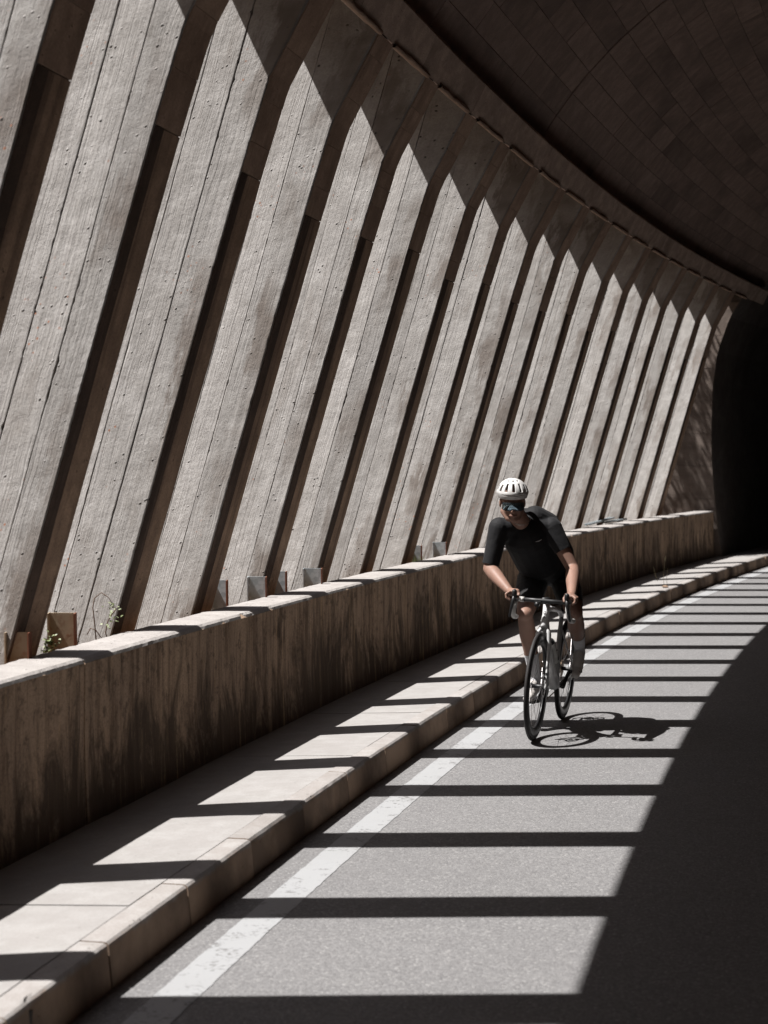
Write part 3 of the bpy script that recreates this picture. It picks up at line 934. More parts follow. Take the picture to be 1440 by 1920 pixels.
tree(28.1, 3.6, 7.2, 1.8, 2, 'slender tree growing outside the tunnel mouth that shades its wall', 4400)
tree(31.5, 6.0, 7.5, 2.2, 5, 'broad tree on the slope outside beyond the tunnel mouth', 3600)

# ================================================================== bicycle
BR = Vector((1.200, 12.545, 0))                  # rear tyre contact
BU = Vector((-.2767, -.961, 0)).normalized()     # riding direction
BL = Vector((-BU.y, BU.x, 0))                    # rider's left
LEAN = R(3.4)
BZ = (Vector((0, 0, 1)) * math.cos(LEAN) + BL * math.sin(LEAN))
BLn = (BL * math.cos(LEAN) - Vector((0, 0, 1)) * math.sin(LEAN))
BM = Matrix(((BU.x, BLn.x, BZ.x, BR.x), (BU.y, BLn.y, BZ.y, BR.y), (BU.z, BLn.z, BZ.z, BR.z), (0, 0, 0, 1)))
M['frame'] = plain('white_frame_paint', (.55, .55, .55), .28, spec=.5)
M['frame_grey'] = plain('silver_grey_frame_paint', (.36, .36, .36), .3, spec=.5)
M['carbon'] = plain('black_carbon', (.012, .012, .013), .35)
M['tyre'] = plain('black_tyre_rubber', (.028, .026, .026), .62, spec=.3)
M['alloy'] = plain('dark_alloy', (.16, .15, .15), .35, .8)
M['steel'] = plain('worn_chain_steel', (.30, .22, .15), .4, .8)
M['tape'] = plain('white_bar_tape', (.50, .49, .47), .6)
M['black'] = plain('matt_black_plastic', (.016, .016, .017), .45)
M['bottle'] = plain('white_bottle_plastic', (.52, .51, .49), .4)
M['brake_red'] = plain('red_anodised_part', (.35, .03, .02), .4)
bike = bpy.data.objects.new('bicycle', None); COL.objects.link(bike); bike.matrix_world = BM
tag(bike, 'white road bicycle with deep black carbon wheels ridden towards the camera', 'bicycle')
WR = .338
WB = .983
def wheel(x, nm_front):
    mb = MB()
    c = Vector((x, 0, WR))
    ax = lambda r, a, t: (c.x + r * math.cos(a), t, c.z + r * math.sin(a))
    rim = [(.312, -.0135), (.300, -.0145), (.275, -.0135), (.258, -.006), (.255, 0), (.258, .006), (.275, .0135), (.300, .0145), (.312, .0135), (.308, 0)]
    mb.lathe(rim, ax, 72)
    wh = mb.build('wheel', M['carbon'], bike, True, fix=True)
    mb = MB()
    ty = [(.314 + .0125 * math.cos(a) + .012 * max(0, math.cos(a)), .0145 * math.sin(a)) for a in [2 * math.pi * k / 12 for k in range(12)]]
    mb.lathe(ty, ax, 72)
    mb.build('tyre', M['tyre'], wh, True, fix=True)
    mb = MB(); mb.tube([(c.x, -.045, c.z), (c.x, -.034, c.z), (c.x, -.025, c.z), (c.x, .025, c.z), (c.x, .034, c.z), (c.x, .045, c.z)], [.012, .021, .013, .013, .021, .012], 16)
    mb.build('hub', M['black'], wh, True)
    mb = MB()
    rot = [(.070, .0435), (.070, .0455), (.052, .0455), (.052, .0435)]
    mb.lathe(rot, ax, 40)
    for k in range(6):
        a = k * math.pi / 3
        mb.tube([ax(.02, a, .0445), ax(.054, a + .5, .0445)], .003, 5)
    mb.build('disc_rotor', M['alloy'], wh, False, fix=True)
    sp0 = None
    for k in range(20):
        a = 2 * math.pi * k / 20
        sg = 1 if k % 2 else -1
        b0 = Vector(ax(.019, a + sg * (1 if k % 4 < 2 else -1) * 1.1, sg * .03)); b1 = Vector(ax(.26, a, sg * .002))
        m2 = MB(); m2.tube([b0, b1], [(.0006, .0014)] * 2, 5)
        m2.build('spoke', M['alloy'], wh)
    return wh
fw = wheel(WB, True); rw = wheel(0, False)
HT0 = Vector((.843, 0, .700)); HT1 = Vector((.800, 0, .835))   # fork crown, head tube top
BBp = Vector((.405, 0, .268)); ST = Vector((.245, 0, .76))
mb = MB()
def lin(a, b, n): return [a + (b - a) * (k / (n - 1)) for k in range(n)]
mb.tube([HT1 + Vector((0, 0, .004)), HT1, HT1 * .5 + HT0 * .5, HT0, HT0 - Vector((-.004, 0, .012))], [(.026, .020), (.030, .022), (.033, .020), (.040, .026), (.038, .028)], 20, up=(1, 0, 0))
mb.build('head_tube', M['frame'], bike, True)
mb = MB(); mb.tube([HT0 + Vector((-.01, 0, .035)), HT0 * .75 + BBp * .25, HT0 * .25 + BBp * .75, BBp + Vector((0, 0, .01))], [(.032, .025), (.033, .026), (.036, .028), (.04, .036)], 18, up=(0, 0, 1), sq=.8)
mb.build('down_tube', M['frame'], bike, True)
mb = MB(); mb.tube([HT1 + Vector((-.01, 0, -.030)), HT1 + Vector((-.16, 0, -.040)), Vector((.36, 0, .758)), Vector((.262, 0, .715))], [(.022, .020), (.016, .018), (.013, .016), (.014, .016)], 16, up=(0, 0, 1))
mb.build('top_tube', M['frame'], bike, True)
mb = MB(); mb.tube([Vector((.26, 0, .72)), Vector((.285, 0, .62)), Vector((.33, 0, .47)), BBp + Vector((-.01, 0, .02))], [(.020, .014), (.022, .015), (.026, .017), (.03, .03)], 16, up=(1, 0, 0))
mb.build('seat_tube', M['frame_grey'], bike, True)
mb = MB()
for sy in (-1, 1):
    mb.tube([Vector((.275, sy * .014, .62)), Vector((.15, sy * .034, .48)), Vector((.004, sy * .062, WR + .008))], [(.010, .007), (.009, .006), (.009, .007)], 10)
mb.build('seat_stays', M['frame'], bike, True)
mb = MB()
for sy in (-1, 1):
    mb.tube([BBp + Vector((-.02, sy * .03, 0)), Vector((.24, sy * .045, .30)), Vector((.0, sy * .064, WR))], [(.017, .009), (.014, .009), (.011, .008)], 10, up=(0, 0, 1))
mb.build('chain_stays', M['frame'], bike, True)
fk = MB()
for sy in (-1, 1):
    fk.tube([HT0 + Vector((.0, sy * .012, -.004)), HT0 + Vector((.014, sy * .036, -.045)), Vector((.885, sy * .046, .56)), Vector((.935, sy * .052, .43)), Vector((WB, sy * .057, WR)), Vector((WB + .012, sy * .057, WR - .012))],
            [(.026, .018), (.024, .013), (.019, .010), (.015, .008), (.012, .008), (.006, .005)], 14, up=(1, 0, 0))
fk.build('fork', M['frame'], bike, True)
mb = MB(); mb.box(WB - .055, WB - .02, .048, .062, WR + .02, WR + .085); mb.build('brake_caliper', M['black'], bike)
mb = MB(); mb.tube([(WB, -.066, WR), (WB, .066, WR)], .007, 10); mb.build('axle', M['alloy'], bike, True)
# head-tube emblem: two small dark loops stacked on the white tube
mb = MB()
for q, zc in ((0, .785), (1, .752)):
    pc = HT0 + (HT1 - HT0) * ((zc - HT0.z) / (HT1.z - HT0.z))
    rr = lambda r, a, t: (pc.x + .041 + t - .0014 * abs(math.cos(a)) * 4, r * math.cos(a) * .62, pc.z + r * math.sin(a))
    mb.lathe([(.012, 0), (.012, .0016), (.008, .0016), (.008, 0)], rr, 20)
mb.build('emblem', M['alloy'], bike)
# stem, bar, hoods
ST1 = Vector((.895, 0, .862))
SPT = HT1 + Vector((-.010, 0, .030))
mb = MB(); mb.tube([HT1 + Vector((-.003, 0, .0)), SPT], [.024, .022], 16); mb.build('spacer', M['black'], bike, True)
mb = MB(); mb.tube([SPT + Vector((-.01, 0, -.005)), SPT * .5 + ST1 * .5, ST1], [(.02, .021), (.018, .019), (.021, .026)], 14, up=(0, 0, 1)); mb.build('stem', M['black'], bike, True)
mb = MB(); mb.tube([ST1 + Vector((0, -.150, 0)), ST1 + Vector((0, -.05, 0)), ST1 + Vector((0, 0, 0)), ST1 + Vector((0, .05, 0)), ST1 + Vector((0, .150, 0))], [.0125, .014, .016, .014, .0125], 16)
mb.build('handlebar', M['black'], bike, True)
mb = MB(); mb.tube([ST1 + Vector((0, -.155, 0)), ST1 + Vector((0, -.128, 0))], .0165, 14); mb.build('tape_band', M['tape'], bike, True)
mb = MB(); mb.box(ST1.x - .01, ST1.x + .045, -.055, -.018, ST1.z - .012, ST1.z - .002); mb.build('light_bracket', M['black'], bike)
mb = MB(); mb.tube([ST1 + Vector((.045, -.037, -.022)), ST1 + Vector((.02, -.037, -.022))], .016, 14); mb.build('front_light', M['black'], bike, True)
HOOD = {}
for sy in (-1, 1):
    y = sy * .165
    a = ST1 + Vector((0, sy * .148, 0)); b_ = Vector((.925, y, .866)); c_ = Vector((.968, y, .868))
    dp = [a, Vector((.91, y * 1.0, .865)), Vector((.955, y, .860)), Vector((.985, y * 1.02, .832)), Vector((.978, y * 1.06, .79)), Vector((.935, y * 1.09, .758)), Vector((.875, y * 1.10, .748)), Vector((.845, y * 1.10, .747))]
    # round the drop with extra points
    P_ = []
    for k in range(len(dp) - 1):
        p0 = dp[max(k - 1, 0)]; p1 = dp[k]; p2 = dp[k + 1]; p3 = dp[min(k + 2, len(dp) - 1)]
        for q in range(4):
            t_ = q / 4
            P_.append(.5 * ((2 * p1) + (-p0 + p2) * t_ + (2 * p0 - 5 * p1 + 4 * p2 - p3) * t_ * t_ + (-p0 + 3 * p1 - 3 * p2 + p3) * t_ ** 3))
    P_.append(dp[-1])
    mb = MB(); mb.tube(P_, .0155, 14); mb.build('bar_drop', M['tape'], bike, True)
    hd = [Vector((.955, y, .868)), Vector((.985, y, .876)), Vector((1.010, y, .886)), Vector((1.022, y, .905)), Vector((1.026, y, .925)), Vector((1.024, y, .932))]
    mb = MB(); mb.tube(hd, [(.017, .016), (.018, .016), (.018, .0155), (.018, .016), (.015, .0145), (.006, .006)], 16, up=(0, 0, 1)); mb.build('brake_hood', M['black'], bike, True)
    lv = [Vector((1.022, y, .90)), Vector((1.038, y * 1.03, .86)), Vector((1.030, y * 1.09, .81)), Vector((1.014, y * 1.15, .765)), Vector((1.012, y * 1.16, .755))]
    mb = MB(); mb.tube(lv, [(.006, .009), (.005, .010), (.004, .009), (.004, .008), (.002, .004)], 10, up=(1, 0, 0)); mb.build('brake_lever', M['black'], bike, True)
    HOOD[sy] = BM @ Vector((.992, y, .885))
# seatpost, saddle
mb = MB(); mb.tube([Vector((.262, 0, .70)), Vector((.235, 0, .80)), Vector((.215, 0, .925))], [(.019, .012), (.016, .011), (.014, .011)], 14, up=(1, 0, 0)); mb.build('seatpost', M['carbon'], bike, True)
mb = MB()
sec = [(.33, .018, .012, .948), (.26, .022, .016, .952), (.18, .035, .018, .955), (.11, .062, .020, .958), (.06, .074, .018, .964), (.045, .06, .008, .966)]
mb.tube([Vector((x, 0, z)) for x, w_, h_, z in sec], [(h_, w_) for x, w_, h_, z in sec], 18, up=(0, 0, 1)); mb.build('saddle', M['black'], bike, True)
# drivetrain; crank 30 degrees under level, right pedal forward
CA = R(-32)
cr = Vector((math.cos(CA), 0, math.sin(CA)))
PEDR = BBp + cr * .1725 + Vector((0, -.118, 0)); PEDL = BBp - cr * .1725 + Vector((0, .118, 0))
for sy, pd in ((-1, PEDR), (1, PEDL)):
    e = pd + Vector((0, -sy * .045, 0)); s0 = BBp + Vector((0, sy * .058, 0))
    mb = MB(); mb.tube([s0, s0 * .5 + e * .5, e], [(.013, .018), (.009, .013), (.009, .013)], 12); mb.build('crank', M['black'], bike, True)
    mb = MB(); mb.tube([pd + Vector((0, -sy * .045, 0)), pd + Vector((0, sy * .02, 0))], .007, 8)
    mb.box(pd.x - .045, pd.x + .04, pd.y - .033, pd.y + .033, pd.z - .009, pd.z + .008); mb.build('pedal', M['black'], bike)
def ring(nm, x, y, z, r0, r1, th, mat, teeth=0):
    mb = MB()
    n = max(48, teeth * 2)
    mb.lathe([(r0, 0), (r0, th), (r1, th), (r1, 0)], lambda r, a, t: (x + (r + (.003 if teeth and r > r0 and int(a / (2 * math.pi) * n + .5) % 2 else 0)) * math.cos(a), y + t, z + r * math.sin(a)), n)
    return mb.build(nm, mat, bike, False, fix=True)
ring('chainring', BBp.x, -.052, BBp.z, .06, .100, .004, M['alloy'], 50)
ring('chainring', BBp.x, -.044, BBp.z, .05, .074, .004, M['alloy'], 36)
for k, r_ in enumerate((.030, .036, .043, .050, .057)): ring('cassette_cog', 0, -.050 + k * .006, WR, .015, r_, .003, M['steel'], 20)
mb = MB()
mb.tube([(BBp.x, -.05, BBp.z + .1), (.0, -.043, WR + .048)], [(.006, .003)] * 2, 6, up=(0, 0, 1)); mb.tube([(BBp.x, -.05, BBp.z - .1), (.01, -.04, WR - .135), (-.02, -.04, WR - .12), (-.035, -.04, WR - .06), (0, -.043, WR - .05)], [(.006, .003)] * 5, 6, up=(0, 0, 1))
mb.build('chain', M['steel'], bike)
mb = MB(); mb.tube([(0, -.062, WR - .02), (-.01, -.064, WR - .07), (.005, -.045, WR - .13)], [(.014, .012), (.012, .010), (.016, .006)], 10); mb.build('rear_derailleur', M['black'], bike, True)
ring('jockey_wheel', .008, -.045, WR - .13, .004, .02, .005, M['brake_red'], 12)
# bottle cage on the down tube, and the bottle in it
d_ = (HT0 - BBp).normalized(); nrm = Vector((-d_.z, 0, d_.x))
bc0 = BBp + d_ * .17 + nrm * .074; bc1 = bc0 + d_ * .20
mb = MB()
for sy in (-1, 1):
    mb.tube([bc0 - nrm * .03 + Vector((0, sy * .01, 0)), bc0 + nrm * .0 + Vector((0, sy * .040, 0)) + d_ * .03, bc0 + nrm * .03 + Vector((0, sy * .022, 0)) + d_ * .08, bc0 + Vector((0, sy * .040, 0)) + d_ * .12, bc0 - nrm * .035 + d_ * .13], .0035, 8)
mb.build('bottle_cage', M['black'], bike, True)
bt = bpy.data.objects.new('water_bottle', None); COL.objects.link(bt); bt.matrix_world = BM
tag(bt, 'white water bottle with a dark cap held in the bicycle frame', 'bottle')
mb = MB(); mb.tube([bc0, bc0 + d_ * .004, bc0 + d_ * .12, bc0 + d_ * .13, bc0 + d_ * .145, bc0 + d_ * .185, bc0 + d_ * .195], [.030, .036, .036, .033, .036, .035, .028], 24); mb.build('bottle_body', M['bottle'], bt, True)
mb = MB(); mb.tube([bc0 + d_ * .193, bc0 + d_ * .206, bc0 + d_ * .208, bc0 + d_ * .222], [.029, .026, .012, .010], 20); mb.build('bottle_cap', M['black'], bt, True)
mb = MB()
for k in range(5):       # slanted print marks round the bottle
    z0 = bc0 + d_ * (.045 + .014 * k)
    pts = []
    for q in range(7):
        a = -.9 + q * .3 + k * .12
        pts.append(z0 + d_ * (.018 * math.sin(q * .9)) + (Vector((0, 1, 0)) * math.sin(a) - nrm * math.cos(a) * -1) * .0362)
    if k in (0, 2, 4): mb.tube(pts, .0012, 5)
mb.build('print', M['black'], bt)

# ================================================================== cyclist
def skinmat(name, col, rough=.55):
    t = NT(name); co = t.coord('Object')
    f = t.noise(co, 9, 4); c = t.mix(t.ramp(f, [(.35, 0.0), (.65, 1.0)]), tuple(x * .88 for x in col), col)
    m = t.fin(c, rough, t.bump(t.noise(co, 160, 2), .15, .001), 0, .35)
    t.b.inputs['Subsurface Weight'].default_value = .12
    t.b.inputs['Subsurface Radius'].default_value = (.012, .005, .003)
    return m
M['skin'] = skinmat('tanned_skin', (.25, .148, .112))
M['lips'] = skinmat('lips', (.15, .065, .048))
def cloth(name, col, sheen=.3, bs=260):
    t = NT(name); co = t.coord('Object')
    f = t.noise(co, 10, 4)
    c = t.mix(t.ramp(f, [(.35, 0.0), (.65, 1.0)]), tuple(x * .75 for x in col), col)
    fold = t.noise(co, 16, 3, .5, .6)
    n1 = t.bump(fold, .35, .012); n2 = t.bump(t.noise(co, bs, 2), .25, .001, n1)
    m = t.fin(c, .75, n2, 0, .25)
    t.b.inputs['Sheen Weight'].default_value = sheen
    return m
M['jersey'] = cloth('black_jersey_fabric', (.008, .008, .0095), .05)
M['shorts'] = cloth('black_lycra', (.011, .011, .012), .08)
M['sock'] = cloth('white_sock_knit', (.58, .58, .60), .2)
M['shoe'] = plain('off_white_shoe', (.60, .565, .535), .45)
M['sole'] = plain('dark_shoe_sole', (.04, .035, .03), .6)
M['helmet'] = plain('glossy_white_helmet', (.60, .59, .58), .3, spec=.5)
M['liner'] = plain('dark_helmet_liner', (.02, .019, .02), .8)
M['chrome'] = plain('silver_necklace', (.6, .58, .55), .25, 1)
M['logo'] = plain('pale_grey_print', (.42, .42, .41), .6)
M['hair'] = plain('dark_stubble_hair', (.05, .03, .022), .8)
def lens():
    t = NT('blue_mirror_lens')
    return t.fin((.26, .37, .44), .03, None, .95, .6)
M['lens'] = lens()

def W3(px, py, xf):
    D = (BR + BU * xf).y
    return Vector(((px - 720) / 3500 * D, D, EYE - (py - 852) / 3500 * D))
def sph(p, r, rings=10, seg=16, M3=None):
    v = []; f = []
    for i in range(rings + 1):
        th = math.pi * i / rings
        for j in range(seg):
            ph = 2 * math.pi * j / seg
            q = Vector((math.sin(th) * math.cos(ph), math.sin(th) * math.sin(ph), math.cos(th)))
            if M3 is not None: q = M3 @ q
            else: q = q * r
            v.append(tuple(Vector(p) + q))
    for i in range(rings):
        for j in range(seg):
            j2 = (j + 1) % seg
            f.append((i * seg + j, (i + 1) * seg + j, (i + 1) * seg + j2, i * seg + j2))
    return v, f
def cone(p0, p1, r0, r1, n=18, flat=None):
    """a rounded tapered capsule; flat=(axis vector, factor) squashes it"""
    p0 = Vector(p0); p1 = Vector(p1)
    t = (p1 - p0); L = t.length; t = t / L
    u = t.orthogonal().normalized(); w_ = t.cross(u)
    v = []; f = []
    rows = []
    for k in range(6): a = -math.pi / 2 + k * math.pi / 10; rows.append((p0 + t * r0 * math.sin(a), r0 * max(.02, math.cos(a))))
    rows.append((p0, r0))
    for k in range(1, 4): rows.append((p0 + t * L * k / 4, r0 + (r1 - r0) * k / 4))
    rows.append((p1, r1))
    for k in range(1, 6): a = k * math.pi / 10; rows.append((p1 + t * r1 * math.sin(a), r1 * max(.02, math.cos(a))))
    for c, r_ in rows:
        for j in range(n):
            ph = 2 * math.pi * j / n
            q = u * math.cos(ph) * r_ + w_ * math.sin(ph) * r_
            if flat is not None:
                ax = Vector(flat[0]).normalized(); q = q - ax * q.dot(ax) * (1 - flat[1])
            v.append(tuple(c + q))
    for i in range(len(rows) - 1):
        for j in range(n):
            j2 = (j + 1) % n
            f.append((i * n + j, i * n + j2, (i + 1) * n + j2, (i + 1) * n + j))
    f.append(tuple(range(n))[::-1]); f.append(tuple((len(rows) - 1) * n + j for j in range(n)))
    return v, f
def blob(name, parts, mats, parent, voxel=.006, smooth=8, sfac=.5, cut=None, post=None):
    v = []; f = []
    for pv_, pf in parts:
        b = len(v); v += pv_; f += [tuple(b + i for i in q) for q in pf]
    me = bpy.data.meshes.new(name + '_src'); me.from_pydata(v, [], f); me.update()
    bm = bmesh.new(); bm.from_mesh(me); bmesh.ops.recalc_face_normals(bm, faces=bm.faces); bm.to_mesh(me); bm.free()
    o = bpy.data.objects.new(name + '_src', me); COL.objects.link(o)
    m = o.modifiers.new('r', 'REMESH'); m.mode = 'VOXEL'; m.voxel_size = voxel
    m = o.modifiers.new('s', 'SMOOTH'); m.iterations = smooth; m.factor = sfac
    bpy.context.view_layer.update()
    dg = bpy.context.evaluated_depsgraph_get()
    nm = bpy.data.meshes.new_from_object(o.evaluated_get(dg)); nm.name = name
    bpy.data.objects.remove(o); bpy.data.meshes.remove(me)
    nm.materials.clear()
    for k in (mats if isinstance(mats, (list, tuple)) else [mats]): nm.materials.append(k)
    if cut or post:
        bm = bmesh.new(); bm.from_mesh(nm)
        for (pt_, no_) in (cut or []):
            g_ = bm.verts[:] + bm.edges[:] + bm.faces[:]
            bmesh.ops.bisect_plane(bm, geom=g_, plane_co=pt_, plane_no=no_, clear_outer=True)
        if post: post(bm)
        bm.to_mesh(nm); bm.free()
    nm.polygons.foreach_set('use_smooth', [True] * len(nm.polygons)); nm.update()
    ob = link(bpy.data.objects.new(name, nm))
    return place(ob, parent)

man = empty('person', BR + BU * .4); tag(man, 'cyclist in black jersey and shorts, white helmet and mirrored glasses, leaning over the bars', 'person')
J = dict(
    pel=W3(1036, 1064, .14), hipR=W3(999, 1088, .20), hipL=W3(1059, 1090, .17),
    belly=W3(1009, 1044, .32), chest=W3(990, 1001, .49), nb=W3(978, 978, .62),
    shR=W3(936, 990, .60), shL=W3(1034, 990, .57), elR=W3(918, 1066, .62), elL=W3(1074, 1066, .64),
    kR=W3(984, 1152, .62), aR=W3(1004, 1272, .475), kL=W3(1078, 1150, .56), aL=W3(1087, 1213, .19), head=W3(961, 936, .73))
up = Vector((0, 0, 1))
HR = HOOD[-1]; HL = HOOD[1]
wrR = HR + Vector((-.035, .085, .030)); wrL = HL + Vector((.035, .085, .035))
# head basis: face direction
FD = Vector((.0, -.955, -.21)).normalized(); FX = FD.cross(up).normalized() * -1; FZ = FX.cross(FD).normalized() * 1
if FZ.z < 0: FZ = -FZ
FXv = FZ.cross(FD).normalized()      # image-left?  kept orthonormal
def hp(x, y, z): return J['head'] + FXv * x + FD * y + FZ * z     # x side, y forward, z up
def h3(a, b_, c): return Matrix((FXv * a, FD * b_, FZ * c)).transposed()
body = []
A = body.append
# head
A(sph(hp(0, -.012, .02), 1, 14, 20, h3(.074, .094, .092)))
A(sph(hp(0, .022, -.048), 1, 12, 18, h3(.061, .064, .084)))
A(sph(hp(0, .052, -.113), 1, 10, 16, h3(.034, .028, .025)))          # chin
A(cone(hp(0, .078, -.018), hp(0, .100, -.056), .010, .012))             # nose
A(sph(hp(0, .095, -.060), 1, 8, 12, h3(.018, .012, .009)))
for sx in (-1, 1):
    A(sph(hp(sx * .041, .058, -.046), 1, 8, 12, h3(.020, .018, .018)))  # cheek
    A(sph(hp(sx * .077, -.012, -.028), 1, 8, 12, h3(.008, .018, .030)))  # ear
    A(cone(hp(sx * .051, .0, -.078), hp(sx * .026, .046, -.114), .026, .021))   # jaw
A(sph(hp(0, .080, -.087), 1, 8, 12, h3(.027, .011, .011)))          # mouth
A(cone(hp(0, -.03, -.06), J['nb'] + Vector((0, .015, -.012)), .056, .060))
# trunk
A(cone(J['nb'] + Vector((0, .045, -.03)), J['chest'], .068, .125))
A(cone(J['chest'], J['belly'], .158, .150)); A(cone(J['belly'], J['pel'], .140, .122))
A(cone(W3(1003, 973, .53), W3(1026, 984, .50), .078, .074)); A(cone(W3(1026, 984, .50), W3(1040, 1040, .27), .074, .12))
A(cone(J['shR'], J['nb'] + Vector((0, .045, -.030)), .050, .055)); A(cone(J['shL'], J['nb'] + Vector((0, .045, -.030)), .050, .055))
A(cone(J['shR'] + Vector((.02, .02, -.01)), J['chest'], .055, .11)); A(cone(J['shL'] + Vector((-.02, .02, -.01)), J['chest'], .055, .11))
# arms
def limb(a, b_, ra, rm, rb, k=.35, off=None):
    m_ = Vector(a).lerp(Vector(b_), k)
    if off is not None: m_ = m_ + off
    A(cone(a, m_, ra, rm)); A(cone(m_, b_, rm, rb))
limb(J['shR'], J['elR'], .060, .052, .042); limb(J['shL'], J['elL'], .060, .052, .042)
limb(J['elR'], wrR, .042, .047, .028, .3); limb(J['elL'], wrL, .042, .047, .028, .3)
# legs
limb(J['hipR'], J['kR'], .096, .086, .052, .45); limb(J['hipL'], J['kL'], .086, .080, .052, .45)
for s_ in 'RL':
    k_, a_ = J['k' + s_], J['a' + s_]
    back = Vector((0, .018, 0)) if s_ == 'R' else Vector((0, .02, -.015))
    A(sph(k_ + Vector((0, -.018, .0)), .042)); A(cone(k_, k_.lerp(a_, .30) + back, .048, .056)); A(cone(k_.lerp(a_, .30) + back, a_, .056, .031))
# feet inside the shoes
PR = BM @ PEDR; PLw = BM @ PEDL
def foot(ank, ped, heel_lift):
    return ank, ped
toeR = PR + BU * .055 + Vector((-.006, 0, .030)); heelR = J['aR'] + BU * -.045 + Vector((0, 0, -.062))
toeL = PLw + BU * .040 + Vector((.006, 0, -.012)); heelL = J['aL'] + BU * -.035 + Vector((0, .01, -.045))
A(cone(J['aR'], J['aR'].lerp(toeR, .3), .029, .020)); A(cone(J['aL'], J['aL'].lerp(toeL, .3), .029, .020))
# hands: palm over the hood, four bent fingers round its outer side, thumb inside
def hand(H, wr, sg):      # sg -1 right hand, +1 left hand
    out_ = BL * sg; fwd = BU; dn = -up
    palm = H + up * .026 - fwd * .020 + out_ * .012
    A(cone(wr, palm, .025, .028, flat=(up, .8)))
    A(cone(palm - out_ * .016, palm + out_ * .018 + dn * .006, .022, .020))
    for k, (fo, ln, rr) in enumerate(((.030, .060, .0088), (.010, .064, .0092), (-.012, .060, .0088), (-.032, .050, .0078))):
        base = palm + fwd * fo + out_ * .022 - dn * -.002 + up * .004
        k1 = base + out_ * .020 + dn * .012 + fwd * (.016 if k < 2 else .006)
        k2 = k1 + dn * ln * .42 - out_ * .004 + fwd * .004
        k3 = k2 + dn * ln * .20 - out_ * .020 - fwd * .004
        A(cone(base, k1, rr * 1.12, rr * 1.05, 10)); A(cone(k1, k2, rr * 1.02, rr * .95, 10)); A(cone(k2, k3, rr * .95, rr * .8, 10))
    t0 = palm - out_ * .020 - fwd * .005; t1 = t0 - out_ * .014 + dn * .014 + fwd * .022; t2 = t1 + dn * .018 + fwd * .018 + out_ * .004
    A(cone(t0, t1, .014, .0115, 10)); A(cone(t1, t2, .011, .0088, 10))
hand(HR, wrR, -1); hand(HL, wrL, 1)
bodyo = blob('body', body, M['skin'], man, .0048, 5)
# face details
mb = MB(); mb.tube([hp(-.026, .080, -.088), hp(-.012, .0895, -.087), hp(0, .0915, -.088), hp(.012, .0895, -.087), hp(.026, .080, -.088)], [(.001, .002), (.0024, .002), (.0022, .002), (.0024, .002), (.001, .002)], 8)
place(mb.build('mouth', M['lips'], None, True), man)
# jersey
jp = []
A = jp.append
e = .009
A(cone(J['nb'] + Vector((0, .05, -.045)), J['chest'], .072 + e, .13 + e)); A(cone(J['chest'], J['belly'], .160 + e, .152 + e)); A(cone(J['belly'], J['pel'].lerp(J['belly'], .25), .143 + e, .128 + e))
A(cone(W3(1003, 973, .53), W3(1026, 984, .50), .078 + e, .074 + e)); A(cone(W3(1026, 984, .50), W3(1040, 1040, .27), .074 + e, .12 + e))
for s_ in ('shR', 'shL'): A(cone(J[s_], J['nb'] + Vector((0, .045, -.030)), .053 + e, .058 + e))
A(cone(J['shR'] + Vector((.02, .02, -.01)), J['chest'], .057 + e, .11 + e)); A(cone(J['shL'] + Vector((-.02, .02, -.01)), J['chest'], .057 + e, .11 + e))
NK0 = J['nb'] + Vector((0, .03, -.01)); NK1 = hp(0, -.03, -.05)
def armc(a, b_, f):
    m_ = Vector(a).lerp(Vector(b_), .35); q = Vector(a).lerp(Vector(b_), f)
    A(cone(a, m_, .061 + e, .053 + e)); A(cone(m_, q, .053 + e, .045 + e))
armc(J['shR'], J['elR'], .96); armc(J['shL'], J['elL'], .62)
for q_ in (-.06, 0, .06):          # three back pockets, filled
    A(sph(J['pel'].lerp(J['belly'], .3) + Vector((.03 + q_ * .5, .09, .07)), .055))
def cutslv(a, b_, f): # plane that trims a sleeve
    a = Vector(a); b_ = Vector(b_); return (a.lerp(b_, f), (b_ - a).normalized())
def trim(limbs):
    def post(bm):
        for (a, b_, f, rad) in limbs:
            co, no = cutslv(a, b_, f)
            vs = [v for v in bm.verts if (v.co - co).dot(no) > -.03 and (v.co - co).length < rad]
            fs = set(fa for v in vs for fa in v.link_faces)
            es = set(ed for fa in fs for ed in fa.edges); vv = set(v for fa in fs for v in fa.verts)
            r_ = bmesh.ops.bisect_plane(bm, geom=list(vv) + list(es) + list(fs), plane_co=co, plane_no=no)
            dl = [fa for fa in bm.faces if (fa.calc_center_median() - co).dot(no) > 0 and (fa.calc_center_median() - co).length < rad]
            bmesh.ops.delete(bm, geom=dl, context='FACES')
    return post
nbp = J['nb']
jers = blob('jersey', jp, M['jersey'], man, .0055, 5, post=trim([(J['shR'], J['elR'], .90, .09), (J['shL'], J['elL'], .56, .09)]))
sp = []
A = sp.append
A(cone(J['pel'].lerp(J['belly'], .5), J['pel'], .130 + e * .5, .124 + e * .5))
A(cone(J['hipR'], J['hipR'].lerp(J['kR'], .4), .097 + e, .088 + e)); A(cone(J['hipR'].lerp(J['kR'], .4), J['hipR'].lerp(J['kR'], .93), .088 + e, .056 + e * .6))
A(cone(J['hipL'], J['hipL'].lerp(J['kL'], .4), .087 + e, .081 + e)); A(cone(J['hipL'].lerp(J['kL'], .4), J['hipL'].lerp(J['kL'], .86), .081 + e, .058 + e * .6))
blob('shorts', sp, M['shorts'], man, .0055, 5, post=trim([(J['hipR'], J['kR'], .80, .15), (J['hipL'], J['kL'], .76, .15)]))
